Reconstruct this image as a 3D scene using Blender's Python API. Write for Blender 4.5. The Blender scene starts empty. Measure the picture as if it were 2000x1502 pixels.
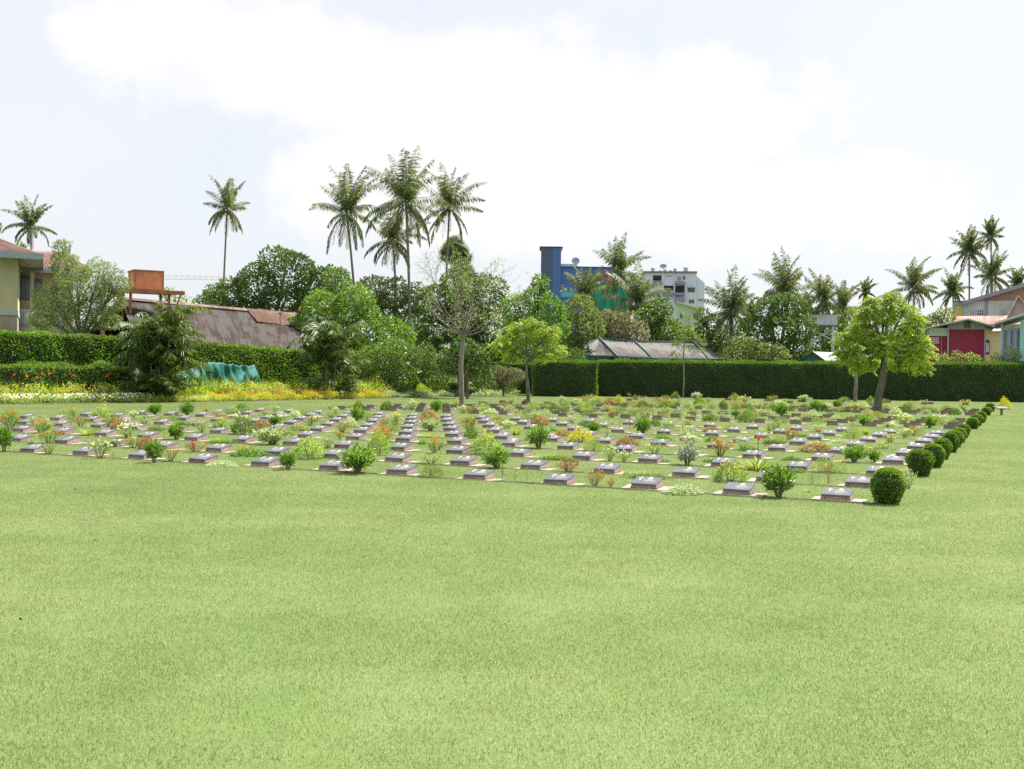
import bpy, math, random
import numpy as np
from mathutils import Vector, Matrix

sc = bpy.context.scene
COL = sc.collection
R = math.radians

# ------------------------------------------------------------------ camera
H = 1.6
F_PX, PITCH, ROLL = 2170.96, 0.01069, 0.014897
Fv = np.array([0, math.cos(PITCH), -math.sin(PITCH)])
U0 = np.array([0, math.sin(PITCH), math.cos(PITCH)])
R0 = np.array([1.0, 0, 0])
Rv = R0 * math.cos(ROLL) + U0 * math.sin(ROLL)
Uv = U0 * math.cos(ROLL) - R0 * math.sin(ROLL)
cam_d = bpy.data.cameras.new('camera'); cam = bpy.data.objects.new('camera', cam_d); COL.objects.link(cam)
cam_d.sensor_width = 36; cam_d.lens = 36 * F_PX / 2000; cam_d.clip_end = 5000; cam_d.clip_start = 0.1
cam.matrix_world = Matrix(((Rv[0], Uv[0], -Fv[0], 0), (Rv[1], Uv[1], -Fv[1], 0), (Rv[2], Uv[2], -Fv[2], H), (0, 0, 0, 1)))
sc.camera = cam

def hz(px): return 751 - F_PX * math.tan(PITCH) + (px - 1000) * math.tan(ROLL)
def gp(px, py, z=0.0):
    r = Fv + Rv * (px - 1000) / F_PX + Uv * (751 - py) / F_PX
    t = (z - H) / r[2]
    return np.array([r[0] * t, r[1] * t, z])
def at(px, py, d):
    r = Fv + Rv * (px - 1000) / F_PX + Uv * (751 - py) / F_PX
    p = r * (d / r[1]); p[2] += H
    return p

# ------------------------------------------------------------------ light
SUN_AZ, SUN_EL = R(50), R(57)
sun_dir = Vector((math.sin(SUN_AZ) * math.cos(SUN_EL), math.cos(SUN_AZ) * math.cos(SUN_EL), math.sin(SUN_EL)))
sl = bpy.data.lights.new('sun', 'SUN'); sl.energy = 5.0; sl.angle = R(0.53); sl.color = (1.0, 0.955, 0.88)
so = bpy.data.objects.new('sun', sl); COL.objects.link(so)
so.rotation_euler = (-sun_dir).to_track_quat('-Z', 'Y').to_euler()
so.location = (30, 30, 40)

world = bpy.data.worlds.new('World'); sc.world = world; world.use_nodes = True
wn, wl = world.node_tree.nodes, world.node_tree.links
wn.clear()
out = wn.new('ShaderNodeOutputWorld'); bg = wn.new('ShaderNodeBackground'); wl.new(bg.outputs[0], out.inputs[0])
sky = wn.new('ShaderNodeTexSky'); sky.sky_type = 'NISHITA'; sky.sun_disc = False
sky.sun_elevation = SUN_EL; sky.sun_rotation = SUN_AZ; sky.dust_density = 2.5; sky.air_density = 1.0; sky.altitude = 10
bg.inputs[1].default_value = 0.0895
def wmath(op, a=None, b=None, c=None):
    n = wn.new('ShaderNodeMath'); n.operation = op
    for i, v in enumerate((a, b, c)):
        if v is None: continue
        if isinstance(v, (int, float)): n.inputs[i].default_value = v
        else: wl.new(v, n.inputs[i])
    return n.outputs[0]
tc = wn.new('ShaderNodeTexCoord'); sep = wn.new('ShaderNodeSeparateXYZ'); wl.new(tc.outputs['Generated'], sep.inputs[0])
noi = wn.new('ShaderNodeTexNoise'); noi.inputs['Scale'].default_value = 9; noi.inputs['Detail'].default_value = 9; noi.inputs['Roughness'].default_value = 0.62
wl.new(tc.outputs['Generated'], noi.inputs['Vector'])
noi2 = wn.new('ShaderNodeTexNoise'); noi2.inputs['Scale'].default_value = 2.2; noi2.inputs['Detail'].default_value = 5
wl.new(tc.outputs['Generated'], noi2.inputs['Vector'])
az = wmath('ARCTAN2', sep.outputs[0], sep.outputs[1]); el = wmath('ARCSINE', sep.outputs[2])
nf = wmath('MULTIPLY', wmath('SUBTRACT', noi.outputs['Fac'], 0.5), 2.6)
mask = None
for (px, py, rx, ry) in [(330, 70, 190, 75), (560, 130, 300, 110), (930, 180, 210, 115), (1200, 270, 330, 130), (1360, 185, 120, 75), (1450, 240, 110, 60),
                         (1000, 360, 420, 120), (1500, 400, 300, 90), (1720, 420, 150, 60)]:
    a0 = math.atan((px - 1000) / F_PX); e0 = math.atan((hz(px) - py) / F_PX * math.cos(a0))
    dx = wmath('DIVIDE', wmath('SUBTRACT', az, a0), rx / F_PX); dy = wmath('DIVIDE', wmath('SUBTRACT', el, e0), ry / F_PX)
    q = wmath('SUBTRACT', 1.0, wmath('SQRT', wmath('ADD', wmath('MULTIPLY', dx, dx), wmath('MULTIPLY', dy, dy))))
    mask = q if mask is None else wmath('MAXIMUM', mask, q)
m = wmath('ADD', wmath('ADD', mask, nf), 0.12)
mr = wn.new('ShaderNodeMapRange'); mr.interpolation_type = 'SMOOTHSTEP'
mr.inputs['From Min'].default_value = -0.3; mr.inputs['From Max'].default_value = 0.3
wl.new(m, mr.inputs['Value'])
thin = wn.new('ShaderNodeMapRange'); thin.inputs['From Min'].default_value = 0.42; thin.inputs['From Max'].default_value = 0.75
thin.inputs['To Max'].default_value = 0.65; wl.new(noi2.outputs['Fac'], thin.inputs['Value'])
cm = wmath('MINIMUM', wmath('MAXIMUM', mr.outputs[0], thin.outputs[0]), 1.0)
# thin veil lifts the whole sky towards white
veil = wn.new('ShaderNodeMixRGB'); veil.inputs[0].default_value = 0.8
wl.new(sky.outputs[0], veil.inputs[1]); veil.inputs[2].default_value = (4.45, 4.55, 4.8, 1)
cl = wn.new('ShaderNodeMixRGB'); wl.new(cm, cl.inputs[0]); wl.new(veil.outputs[0], cl.inputs[1]); cl.inputs[2].default_value = (5.0, 4.98, 5.05, 1)
wl.new(cl.outputs[0], bg.inputs[0])

sc.view_settings.view_transform = 'Standard'; sc.view_settings.look = 'None'
sc.view_settings.exposure = 1.18; sc.view_settings.gamma = 1.0; sc.view_settings.use_curve_mapping = False
sc.render.engine = 'CYCLES'
sc.cycles.max_bounces = 6; sc.cycles.diffuse_bounces = 3; sc.cycles.glossy_bounces = 2; sc.cycles.transmission_bounces = 3
sc.cycles.transparent_max_bounces = 6; sc.cycles.caustics_reflective = False; sc.cycles.caustics_refractive = False
sc.cycles.use_denoising = False
try: sc.cycles.denoiser = 'OPENIMAGEDENOISE'; sc.cycles.denoising_input_passes = 'RGB_ALBEDO_NORMAL'; sc.cycles.denoising_prefilter = 'ACCURATE'
except Exception: pass

# ------------------------------------------------------------------ helpers
def tag(o, label=None, cat=None, group=None, kind=None):
    if label: o['label'] = label
    if cat: o['category'] = cat
    if group: o['group'] = group
    if kind: o['kind'] = kind
    return o
def empty(name, loc=(0, 0, 0), rz=0.0):
    o = bpy.data.objects.new(name, None); COL.objects.link(o); o.location = loc; o.rotation_euler = (0, 0, rz); o.empty_display_size = 0.2
    return o
def copy_tree(o, parent=None):
    c = o.copy(); COL.objects.link(c); c.parent = parent
    for ch in o.children: copy_tree(ch, c)
    return c

class MB:
    """collects polygons; build() links them as one mesh object"""
    def __init__(s): s.v = []; s.f = []; s.m = []; s.n = 0
    def add(s, verts, faces, mi=0):
        verts = np.asarray(verts, float).reshape(-1, 3)
        faces = np.asarray(faces, np.int64)
        s.v.append(verts); s.f.append(faces + s.n); s.m.append(np.full(len(faces), mi)); s.n += len(verts)
        return s
    def box(s, x0, x1, y0, y1, z0, z1, mi=0):
        v = [(x0, y0, z0), (x1, y0, z0), (x1, y1, z0), (x0, y1, z0), (x0, y0, z1), (x1, y0, z1), (x1, y1, z1), (x0, y1, z1)]
        return s.add(v, [(0, 3, 2, 1), (4, 5, 6, 7), (0, 1, 5, 4), (1, 2, 6, 5), (2, 3, 7, 6), (3, 0, 4, 7)], mi)
    def hexa(s, v, mi=0):
        return s.add(v, [(0, 3, 2, 1), (4, 5, 6, 7), (0, 1, 5, 4), (1, 2, 6, 5), (2, 3, 7, 6), (3, 0, 4, 7)], mi)
    def slab(s, quad, t, mi=0):
        """a quad given thickness t downward along its normal"""
        q = np.array(quad, float); n = np.cross(q[1] - q[0], q[2] - q[0]); n /= np.linalg.norm(n)
        if n[2] < 0: n = -n
        return s.hexa(np.vstack([q - n * t, q]), mi)
    def tri_prism(s, tri, off, mi=0):
        a = np.array(tri, float); b = a + np.array(off, float)
        s.add(np.vstack([a, b]), [(0, 1, 4, 3), (1, 2, 5, 4), (2, 0, 3, 5)], mi)
        return s.add(np.vstack([a, b]), [(0, 1, 2, 2), (3, 4, 5, 5)], mi) if False else s.addp(np.vstack([a, b]), [(0, 1, 2), (3, 5, 4)], mi)
    def addp(s, verts, faces, mi=0):
        verts = np.asarray(verts, float).reshape(-1, 3)
        s.v.append(verts); s.f.append([tuple(i + s.n for i in f) for f in faces]); s.m.append(np.full(len(faces), mi)); s.n += len(verts)
        return s
    def tube(s, pts, rad, k=7, mi=0):
        pts = np.asarray(pts, float); n = len(pts); rad = np.broadcast_to(np.asarray(rad, float), (n,))
        t = np.gradient(pts, axis=0); t /= np.linalg.norm(t, axis=1)[:, None] + 1e-12
        ref = np.array([0, 0, 1.0]) if abs(t[0][2]) < 0.9 else np.array([1.0, 0, 0])
        u = np.cross(t, ref); u /= np.linalg.norm(u, axis=1)[:, None] + 1e-12; w = np.cross(t, u)
        a = np.linspace(0, 2 * math.pi, k, endpoint=False)
        ring = pts[:, None, :] + rad[:, None, None] * (np.cos(a)[None, :, None] * u[:, None, :] + np.sin(a)[None, :, None] * w[:, None, :])
        i = np.arange(n - 1)[:, None] * k; j = np.arange(k)[None, :]; j2 = (j + 1) % k
        f = np.stack([i + j, i + j2, i + k + j2, i + k + j], -1).reshape(-1, 4)
        s.add(ring.reshape(-1, 3), f, mi)
        s.addp(ring[-1], [tuple(range(k))], mi)
        return s
    def leaves(s, P, D, L, W, mi=0, fold=0.25, seed=0):
        """pointed leaves: base P, direction D, length L, width W"""
        rg = np.random.default_rng(seed + len(P)); n = len(P)
        if n == 0: return s
        D = D / (np.linalg.norm(D, axis=1)[:, None] + 1e-9)
        S = np.cross(D, rg.normal(size=(n, 3))); S /= np.linalg.norm(S, axis=1)[:, None] + 1e-9
        N = np.cross(S, D)
        L = np.broadcast_to(L, (n,))[:, None]; W = np.broadcast_to(W, (n,))[:, None]
        mid = P + D * L * 0.45 + N * L * 0.06
        v = np.stack([P, mid - S * W * .5 + N * W * fold, P + D * L, mid + S * W * .5 + N * W * fold], 1)
        f = np.arange(n * 4).reshape(n, 4)
        return s.add(v.reshape(-1, 3), f, mi)
    def flat_leaves(s, P, D, S, L, W, mi=0):
        n = len(P)
        D = D / (np.linalg.norm(D, axis=1)[:, None] + 1e-9); S = S / (np.linalg.norm(S, axis=1)[:, None] + 1e-9)
        L = np.broadcast_to(L, (n,))[:, None]; W = np.broadcast_to(W, (n,))[:, None]
        v = np.stack([P, P + D * L * .4 - S * W * .5, P + D * L, P + D * L * .4 + S * W * .5], 1)
        return s.add(v.reshape(-1, 3), np.arange(n * 4).reshape(n, 4), mi)
    def blades(s, P, D, L, W, droop=0.6, seg=4, mi=0, seed=0):
        """strap leaves arching over"""
        rg = np.random.default_rng(seed); n = len(P)
        D = D / (np.linalg.norm(D, axis=1)[:, None] + 1e-9)
        S = np.cross(D, [0, 0, 1.0]) + rg.normal(size=(n, 3)) * .15; S /= np.linalg.norm(S, axis=1)[:, None] + 1e-9
        L = np.broadcast_to(L, (n,))[:, None]; W = np.broadcast_to(W, (n,))[:, None]; dr = np.broadcast_to(droop, (n,))[:, None]
        Hh = D * [1, 1, 0]; Hh = Hh / (np.linalg.norm(Hh, axis=1)[:, None] + 1e-6)
        rows = []
        for k in range(seg + 1):
            t = k / seg
            c = P + D * L * t + (Hh * .35 - np.array([0, 0, 1.0])) * L * dr * t * t * .7
            w = W * (1 - t ** 2.2) * .5 + W * .02
            rows += [c - S * w, c + S * w]
        v = np.stack(rows, 1); b = np.arange(n)[:, None] * (2 * seg + 2)
        f = np.concatenate([b + np.array([[2 * k, 2 * k + 1, 2 * k + 3, 2 * k + 2]]) for k in range(seg)], 0)
        return s.add(v.reshape(-1, 3), f, mi)
    def build(s, name, mats, parent=None, smooth=False, loc=None, uv=None):
        me = bpy.data.meshes.new(name)
        V = np.vstack(s.v) if s.v else np.zeros((0, 3))
        loops, starts, tot, mi, k = [], [], [], [], 0
        for f, m_ in zip(s.f, s.m):
            if isinstance(f, np.ndarray):
                a, b = f.shape; loops.append(f.ravel()); starts.append(k + np.arange(a) * b); tot.append(np.full(a, b)); k += a * b
            else:
                for q in f: loops.append(np.array(q)); starts.append(np.array([k])); tot.append(np.array([len(q)])); k += len(q)
            mi.append(m_)
        loops = np.concatenate(loops); starts = np.concatenate(starts); mi = np.concatenate(mi)
        me.vertices.add(len(V)); me.vertices.foreach_set('co', V.ravel())
        me.loops.add(len(loops)); me.loops.foreach_set('vertex_index', loops.astype(np.int32))
        me.polygons.add(len(starts)); me.polygons.foreach_set('loop_start', starts.astype(np.int32))
        me.polygons.foreach_set('material_index', mi.astype(np.int32))
        me.polygons.foreach_set('use_smooth', np.full(len(starts), bool(smooth)))
        if uv is not None:
            l = me.uv_layers.new(name='UVMap'); l.data.foreach_set('uv', np.asarray(uv)[loops].ravel())
        me.update(calc_edges=True); me.validate()
        for m_ in (mats if isinstance(mats, (list, tuple)) else [mats]): me.materials.append(m_)
        o = bpy.data.objects.new(name, me); COL.objects.link(o)
        if parent is not None: o.parent = parent
        if loc is not None: o.location = loc
        return o

# ------------------------------------------------------------------ materials
class NT:
    def __init__(s, name):
        s.mat = bpy.data.materials.new(name); s.mat.use_nodes = True; s.t = s.mat.node_tree; s.n = s.t.nodes; s.l = s.t.links
        s.n.clear(); s.out = s.n.new('ShaderNodeOutputMaterial')
    def node(s, ty, **kw):
        n = s.n.new(ty)
        for k, v in kw.items(): setattr(n, k, v)
        return n
    def set(s, n, **kw):
        for k, v in kw.items():
            k = k.replace('_', ' ')
            if hasattr(v, 'is_linked') or isinstance(v, bpy.types.NodeSocket): s.l.new(v, n.inputs[k])
            else: n.inputs[k].default_value = v
        return n
def rgba(c): return (c[0], c[1], c[2], 1)
def noise_mat(name, c1, c2, scale=3, rough=0.8, detail=6, bump=0.0, bscale=None, c3=None, coord='Object', spec=0.3, lo=0.35, hi=0.65, stretch=(1, 1, 1), metallic=0):
    t = NT(name); tcn = t.node('ShaderNodeTexCoord'); mp = t.node('ShaderNodeMapping'); mp.inputs['Scale'].default_value = stretch
    if coord == 'World':
        g = t.node('ShaderNodeNewGeometry'); t.l.new(g.outputs['Position'], mp.inputs[0])
    else: t.l.new(tcn.outputs[coord], mp.inputs[0])
    nz = t.set(t.node('ShaderNodeTexNoise'), Scale=scale, Detail=detail, Roughness=.6); t.l.new(mp.outputs[0], nz.inputs['Vector'])
    cr = t.node('ShaderNodeValToRGB'); t.l.new(nz.outputs['Fac'], cr.inputs[0])
    cr.color_ramp.elements[0].position = lo; cr.color_ramp.elements[0].color = rgba(c1)
    cr.color_ramp.elements[1].position = hi; cr.color_ramp.elements[1].color = rgba(c2)
    if c3: e = cr.color_ramp.elements.new((lo + hi) / 2); e.color = rgba(c3)
    p = t.set(t.node('ShaderNodeBsdfPrincipled'), Roughness=rough, Metallic=metallic); p.inputs['Specular IOR Level'].default_value = spec
    t.l.new(cr.outputs[0], p.inputs['Base Color']); t.l.new(p.outputs[0], t.out.inputs[0])
    if bump:
        nb = t.set(t.node('ShaderNodeTexNoise'), Scale=bscale or scale * 4, Detail=5.0); t.l.new(mp.outputs[0], nb.inputs['Vector'])
        b = t.set(t.node('ShaderNodeBump'), Strength=bump, Distance=.02); t.l.new(nb.outputs['Fac'], b.inputs['Height']); t.l.new(b.outputs[0], p.inputs['Normal'])
    return t.mat
def leaf_mat(name, cols, trans=0.35, rough=0.5, wscale=0.5, wamt=0.25, spec=0.35):
    """colour varies leaf by leaf, and in broad patches"""
    t = NT(name); g = t.node('ShaderNodeNewGeometry')
    cr = t.node('ShaderNodeValToRGB'); t.l.new(g.outputs['Random Per Island'], cr.inputs[0])
    el_ = cr.color_ramp.elements; n = len(cols)
    el_[0].position = 0; el_[0].color = rgba(cols[0]); el_[1].position = 1; el_[1].color = rgba(cols[-1])
    for i in range(1, n - 1): e = el_.new(i / (n - 1)); e.color = rgba(cols[i])
    nz = t.set(t.node('ShaderNodeTexNoise'), Scale=wscale, Detail=3.0); t.l.new(g.outputs['Position'], nz.inputs['Vector'])
    mr_ = t.node('ShaderNodeMapRange'); mr_.inputs['From Min'].default_value = .3; mr_.inputs['From Max'].default_value = .7
    mr_.inputs['To Min'].default_value = 1 - wamt; mr_.inputs['To Max'].default_value = 1 + wamt; t.l.new(nz.outputs['Fac'], mr_.inputs['Value'])
    hs = t.node('ShaderNodeHueSaturation'); t.l.new(cr.outputs[0], hs.inputs['Color']); t.l.new(mr_.outputs[0], hs.inputs['Value'])
    p = t.set(t.node('ShaderNodeBsdfPrincipled'), Roughness=rough); p.inputs['Specular IOR Level'].default_value = spec
    t.l.new(hs.outputs[0], p.inputs['Base Color'])
    tr = t.node('ShaderNodeBsdfTranslucent')
    tint = t.node('ShaderNodeMixRGB', blend_type='MULTIPLY'); tint.inputs[0].default_value = 1; t.l.new(hs.outputs[0], tint.inputs[1]); tint.inputs[2].default_value = (1.5, 1.35, .6, 1)
    t.l.new(tint.outputs[0], tr.inputs[0])
    mx = t.node('ShaderNodeMixShader'); mx.inputs[0].default_value = trans; t.l.new(p.outputs[0], mx.inputs[1]); t.l.new(tr.outputs[0], mx.inputs[2])
    t.l.new(mx.outputs[0], t.out.inputs[0])
    return t.mat
def plain(name, c, rough=.6, spec=.4, metallic=0, var=.12, scale=2.0):
    d = tuple(x * (1 - var) for x in c); e = tuple(min(1, x * (1 + var)) for x in c)
    return noise_mat(name, d, e, scale=scale, rough=rough, spec=spec, metallic=metallic, lo=.3, hi=.7)

M = {}
M['bark'] = noise_mat('bark', (.11, .085, .06), (.23, .19, .14), 9, .9, bump=.6, stretch=(1, 1, .25))
M['bark_grey'] = noise_mat('bark_grey', (.13, .115, .085), (.26, .235, .185), 8, .9, bump=.5, stretch=(1, 1, .3))
M['bark_green'] = noise_mat('bark_lichen', (.09, .09, .065), (.17, .18, .13), 6, .9, bump=.5, stretch=(1, 1, .3))
M['palm_bark'] = noise_mat('palm_bark', (.12, .108, .09), (.23, .21, .175), 3, .9, bump=.4, stretch=(.3, .3, 5))
M['twig'] = plain('twig', (.2, .16, .09))
M['stem_green'] = plain('stem_green', (.12, .17, .05))
GREENS = dict(
    mango=[(.035, .085, .012), (.07, .15, .02), (.12, .21, .03), (.15, .25, .045)],
    dark=[(.02, .05, .012), (.035, .08, .018), (.06, .115, .025), (.09, .15, .04)],
    mid=[(.035, .08, .014), (.065, .13, .025), (.1, .17, .035), (.13, .2, .05)],
    olive=[(.05, .085, .025), (.085, .13, .04), (.12, .17, .055), (.16, .2, .08)],
    feather=[(.08, .125, .04), (.125, .18, .06), (.17, .22, .09), (.2, .25, .12)],
    lime=[(.1, .17, .02), (.16, .25, .028), (.22, .31, .04), (.3, .37, .06)],
    hedge=[(.02, .06, .008), (.045, .11, .013), (.09, .18, .02), (.16, .27, .035)],
    palm=[(.04, .065, .026), (.06, .09, .038), (.09, .12, .055), (.15, .15, .085)],
    areca=[(.018, .04, .01), (.03, .065, .014), (.055, .095, .02), (.12, .14, .03)],
    box=[(.025, .065, .01), (.055, .13, .018), (.11, .21, .028), (.2, .28, .035)],
    leafy=[(.03, .09, .012), (.07, .16, .02), (.12, .23, .035), (.17, .29, .06)],
    light=[(.1, .17, .04), (.15, .24, .06), (.21, .3, .09), (.27, .36, .13)],
    fern=[(.07, .13, .03), (.11, .18, .045), (.15, .22, .06), (.2, .24, .07)],
    silver=[(.13, .2, .1), (.2, .28, .16), (.3, .38, .24), (.4, .45, .34)],
    bluegrey=[(.13, .17, .16), (.2, .24, .25), (.32, .35, .38), (.3, .34, .3)],
    croton=[(.08, .13, .025), (.13, .18, .03), (.24, .22, .035), (.26, .15, .035), (.1, .15, .03)],
    redleaf=[(.12, .15, .05), (.22, .12, .06), (.28, .14, .08), (.14, .17, .06)],
    maroon=[(.12, .02, .03), (.2, .05, .06), (.3, .14, .13), (.1, .09, .04)],
    gold=[(.2, .24, .03), (.32, .33, .035), (.42, .42, .05), (.2, .26, .04)],
    variegated=[(.13, .19, .04), (.22, .27, .06), (.36, .38, .13), (.17, .22, .05)],
    lily=[(.07, .14, .02), (.13, .21, .03), (.22, .29, .04), (.32, .36, .05)],
    lavender_shade=[(.06, .09, .04), (.11, .13, .06), (.15, .13, .1), (.17, .2, .1)],
)
LM = {k: leaf_mat('leaves_' + k, [tuple(min(.8, q * 1.45 + .006) for q in c) for c in v]) for k, v in GREENS.items()}
LM['hedge'] = leaf_mat('leaves_hedge', [(.025, .075, .012), (.055, .135, .018), (.11, .22, .028), (.2, .34, .045)], trans=.38, rough=.55)
for k in ('fern', 'light', 'lime', 'gold', 'croton', 'variegated', 'silver'): LM[k].node_tree  # built above
FL = {k: leaf_mat('petals_' + k, c, trans=.3, rough=.6, wamt=.08, spec=.2) for k, c in dict(
    white=[(.75, .77, .76), (.85, .85, .82)], red=[(.5, .02, .015), (.75, .07, .04)], orange=[(.75, .2, .01), (.85, .38, .02)],
    yellow=[(.8, .6, .02), (.85, .75, .06)], pink=[(.7, .32, .3), (.85, .55, .52)], coral=[(.7, .12, .06), (.8, .28, .15)],
    darkred=[(.28, .01, .02), (.5, .03, .04)], lilac=[(.4, .36, .5), (.62, .58, .7)]).items()}

# ------------------------------------------------------------------ ground, lawn
def lawn_color(t):
    g = t.node('ShaderNodeNewGeometry')
    n1 = t.set(t.node('ShaderNodeTexNoise'), Scale=.33, Detail=6.0, Roughness=.6); t.l.new(g.outputs['Position'], n1.inputs['Vector'])
    n2 = t.set(t.node('ShaderNodeTexNoise'), Scale=2.4, Detail=5.0, Roughness=.65); t.l.new(g.outputs['Position'], n2.inputs['Vector'])
    mp = t.node('ShaderNodeMapping'); mp.inputs['Rotation'].default_value = (0, 0, R(-24)); mp.inputs['Scale'].default_value = (.05, .9, 1)
    t.l.new(g.outputs['Position'], mp.inputs[0])
    n3 = t.set(t.node('ShaderNodeTexNoise'), Scale=1.0, Detail=2.0); t.l.new(mp.outputs[0], n3.inputs['Vector'])
    a = t.node('ShaderNodeMath', operation='MULTIPLY_ADD'); t.l.new(n2.outputs['Fac'], a.inputs[0]); a.inputs[1].default_value = .45; t.l.new(n1.outputs['Fac'], a.inputs[2])
    b = t.node('ShaderNodeMath', operation='MULTIPLY_ADD'); t.l.new(n3.outputs['Fac'], b.inputs[0]); b.inputs[1].default_value = .35; t.l.new(a.outputs[0], b.inputs[2])
    cr = t.node('ShaderNodeValToRGB'); t.l.new(b.outputs[0], cr.inputs[0])
    e = cr.color_ramp.elements
    e[0].position = .66; e[0].color = rgba((.23, .302, .112)); e[1].position = 1.15; e[1].color = rgba((.3, .35, .155))
    x = e.new(.88); x.color = rgba((.262, .328, .13))
    return g, cr
t = NT('lawn_ground'); g, cr = lawn_color(t)
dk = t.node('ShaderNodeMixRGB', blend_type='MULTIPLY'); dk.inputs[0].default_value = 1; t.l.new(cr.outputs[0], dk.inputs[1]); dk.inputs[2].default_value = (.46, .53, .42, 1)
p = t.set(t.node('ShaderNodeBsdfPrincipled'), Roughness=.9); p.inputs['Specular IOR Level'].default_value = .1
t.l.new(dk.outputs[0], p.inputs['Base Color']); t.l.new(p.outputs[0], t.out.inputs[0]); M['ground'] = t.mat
t = NT('grass_blades'); g, cr = lawn_color(t)
ra = t.node('ShaderNodeMapRange'); t.l.new(g.outputs['Random Per Island'], ra.inputs['Value']); ra.inputs['To Min'].default_value = .68; ra.inputs['To Max'].default_value = 1.62
hs = t.node('ShaderNodeHueSaturation'); t.l.new(cr.outputs[0], hs.inputs['Color']); t.l.new(ra.outputs[0], hs.inputs['Value'])
p = t.set(t.node('ShaderNodeBsdfPrincipled'), Roughness=.55); p.inputs['Specular IOR Level'].default_value = .3; t.l.new(hs.outputs[0], p.inputs['Base Color'])
tr = t.node('ShaderNodeBsdfTranslucent'); t.l.new(hs.outputs[0], tr.inputs[0])
mx = t.node('ShaderNodeMixShader'); mx.inputs[0].default_value = .52; t.l.new(p.outputs[0], mx.inputs[1]); t.l.new(tr.outputs[0], mx.inputs[2]); t.l.new(mx.outputs[0], t.out.inputs[0])
M['grass'] = t.mat

mb = MB(); gx = np.linspace(-900, 900, 7)
for x0, x1 in zip(gx[:-1], gx[1:]):
    for y0, y1 in zip(gx[:-1] + 850, gx[1:] + 850): mb.add([(x0, y0, 0), (x1, y0, 0), (x1, y1, 0), (x0, y1, 0)], [(0, 1, 2, 3)])
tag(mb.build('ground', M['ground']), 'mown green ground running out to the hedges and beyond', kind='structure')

def make_lawn():
    rg = np.random.default_rng(3)
    n = 8500; r = 1.15 * np.sqrt(rg.random(n)) * (0.6 + .4 * rg.random(n)); a = rg.random(n) * 2 * math.pi
    P = np.stack([r * np.cos(a), r * np.sin(a), np.full(n, -.002)], 1)
    D = rg.normal(size=(n, 3)) * [.42, .42, 0] + [0, 0, 1]
    L = rg.uniform(.014, .03, n)
    m_ = MB().flat_leaves(P, D, rg.normal(size=(n, 3)) * [1, 1, .1], L, rg.uniform(.0022, .0038, n))
    o = m_.build('grass', M['grass'])
    ng = bpy.data.node_groups.new('lawn_scatter', 'GeometryNodeTree')
    ng.interface.new_socket('Geometry', in_out='INPUT', socket_type='NodeSocketGeometry')
    ng.interface.new_socket('Geometry', in_out='OUTPUT', socket_type='NodeSocketGeometry')
    N, Lk = ng.nodes, ng.links
    gi = N.new('NodeGroupInput'); go = N.new('NodeGroupOutput')
    sx, sy = 62, 80
    gr = N.new('GeometryNodeMeshGrid'); gr.inputs['Size X'].default_value = sx; gr.inputs['Size Y'].default_value = sy
    gr.inputs['Vertices X'].default_value = int(sx / .95); gr.inputs['Vertices Y'].default_value = int(sy / .95)
    tf = N.new('GeometryNodeTransform'); tf.inputs['Translation'].default_value = (9, 3 + sy / 2, 0); Lk.new(gr.outputs[0], tf.inputs[0])
    rj = N.new('FunctionNodeRandomValue'); rj.data_type = 'FLOAT_VECTOR'; rj.inputs[0].default_value = (-.3, -.3, 0); rj.inputs[1].default_value = (.3, .3, 0)
    sp = N.new('GeometryNodeSetPosition'); Lk.new(tf.outputs[0], sp.inputs[0]); Lk.new(rj.outputs[0], sp.inputs['Offset'])
    rr = N.new('FunctionNodeRandomValue'); rr.data_type = 'FLOAT_VECTOR'; rr.inputs[0].default_value = (0, 0, 0); rr.inputs[1].default_value = (0, 0, 6.283)
    ip = N.new('GeometryNodeInstanceOnPoints'); Lk.new(sp.outputs[0], ip.inputs['Points']); Lk.new(gi.outputs[0], ip.inputs['Instance']); Lk.new(rr.outputs[0], ip.inputs['Rotation'])
    Lk.new(ip.outputs[0], go.inputs[0])
    md = o.modifiers.new('scatter', 'NODES'); md.node_group = ng
    tag(o, 'short pale green grass blades of the mown lawn', 'grass', kind='stuff')
make_lawn()

# ------------------------------------------------------------------ grave markers
LO = np.array([4.088, 14.025]); LAZ = .43012
A = np.array([-math.cos(LAZ), math.sin(LAZ)]) * 1.3007     # one marker along a row
B = np.array([math.sin(LAZ), math.cos(LAZ)]) * 2.3499      # one row back
LINV = np.linalg.inv(np.stack([A, B], 1))
def lat(c, r): return LO + A * c + B * r
def tolat(p): return LINV @ (np.array(p[:2]) - LO)
ORD = 'first second third fourth fifth sixth seventh eighth ninth tenth eleventh twelfth thirteenth fourteenth fifteenth sixteenth seventeenth eighteenth nineteenth twentieth twenty-first'.split()

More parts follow.
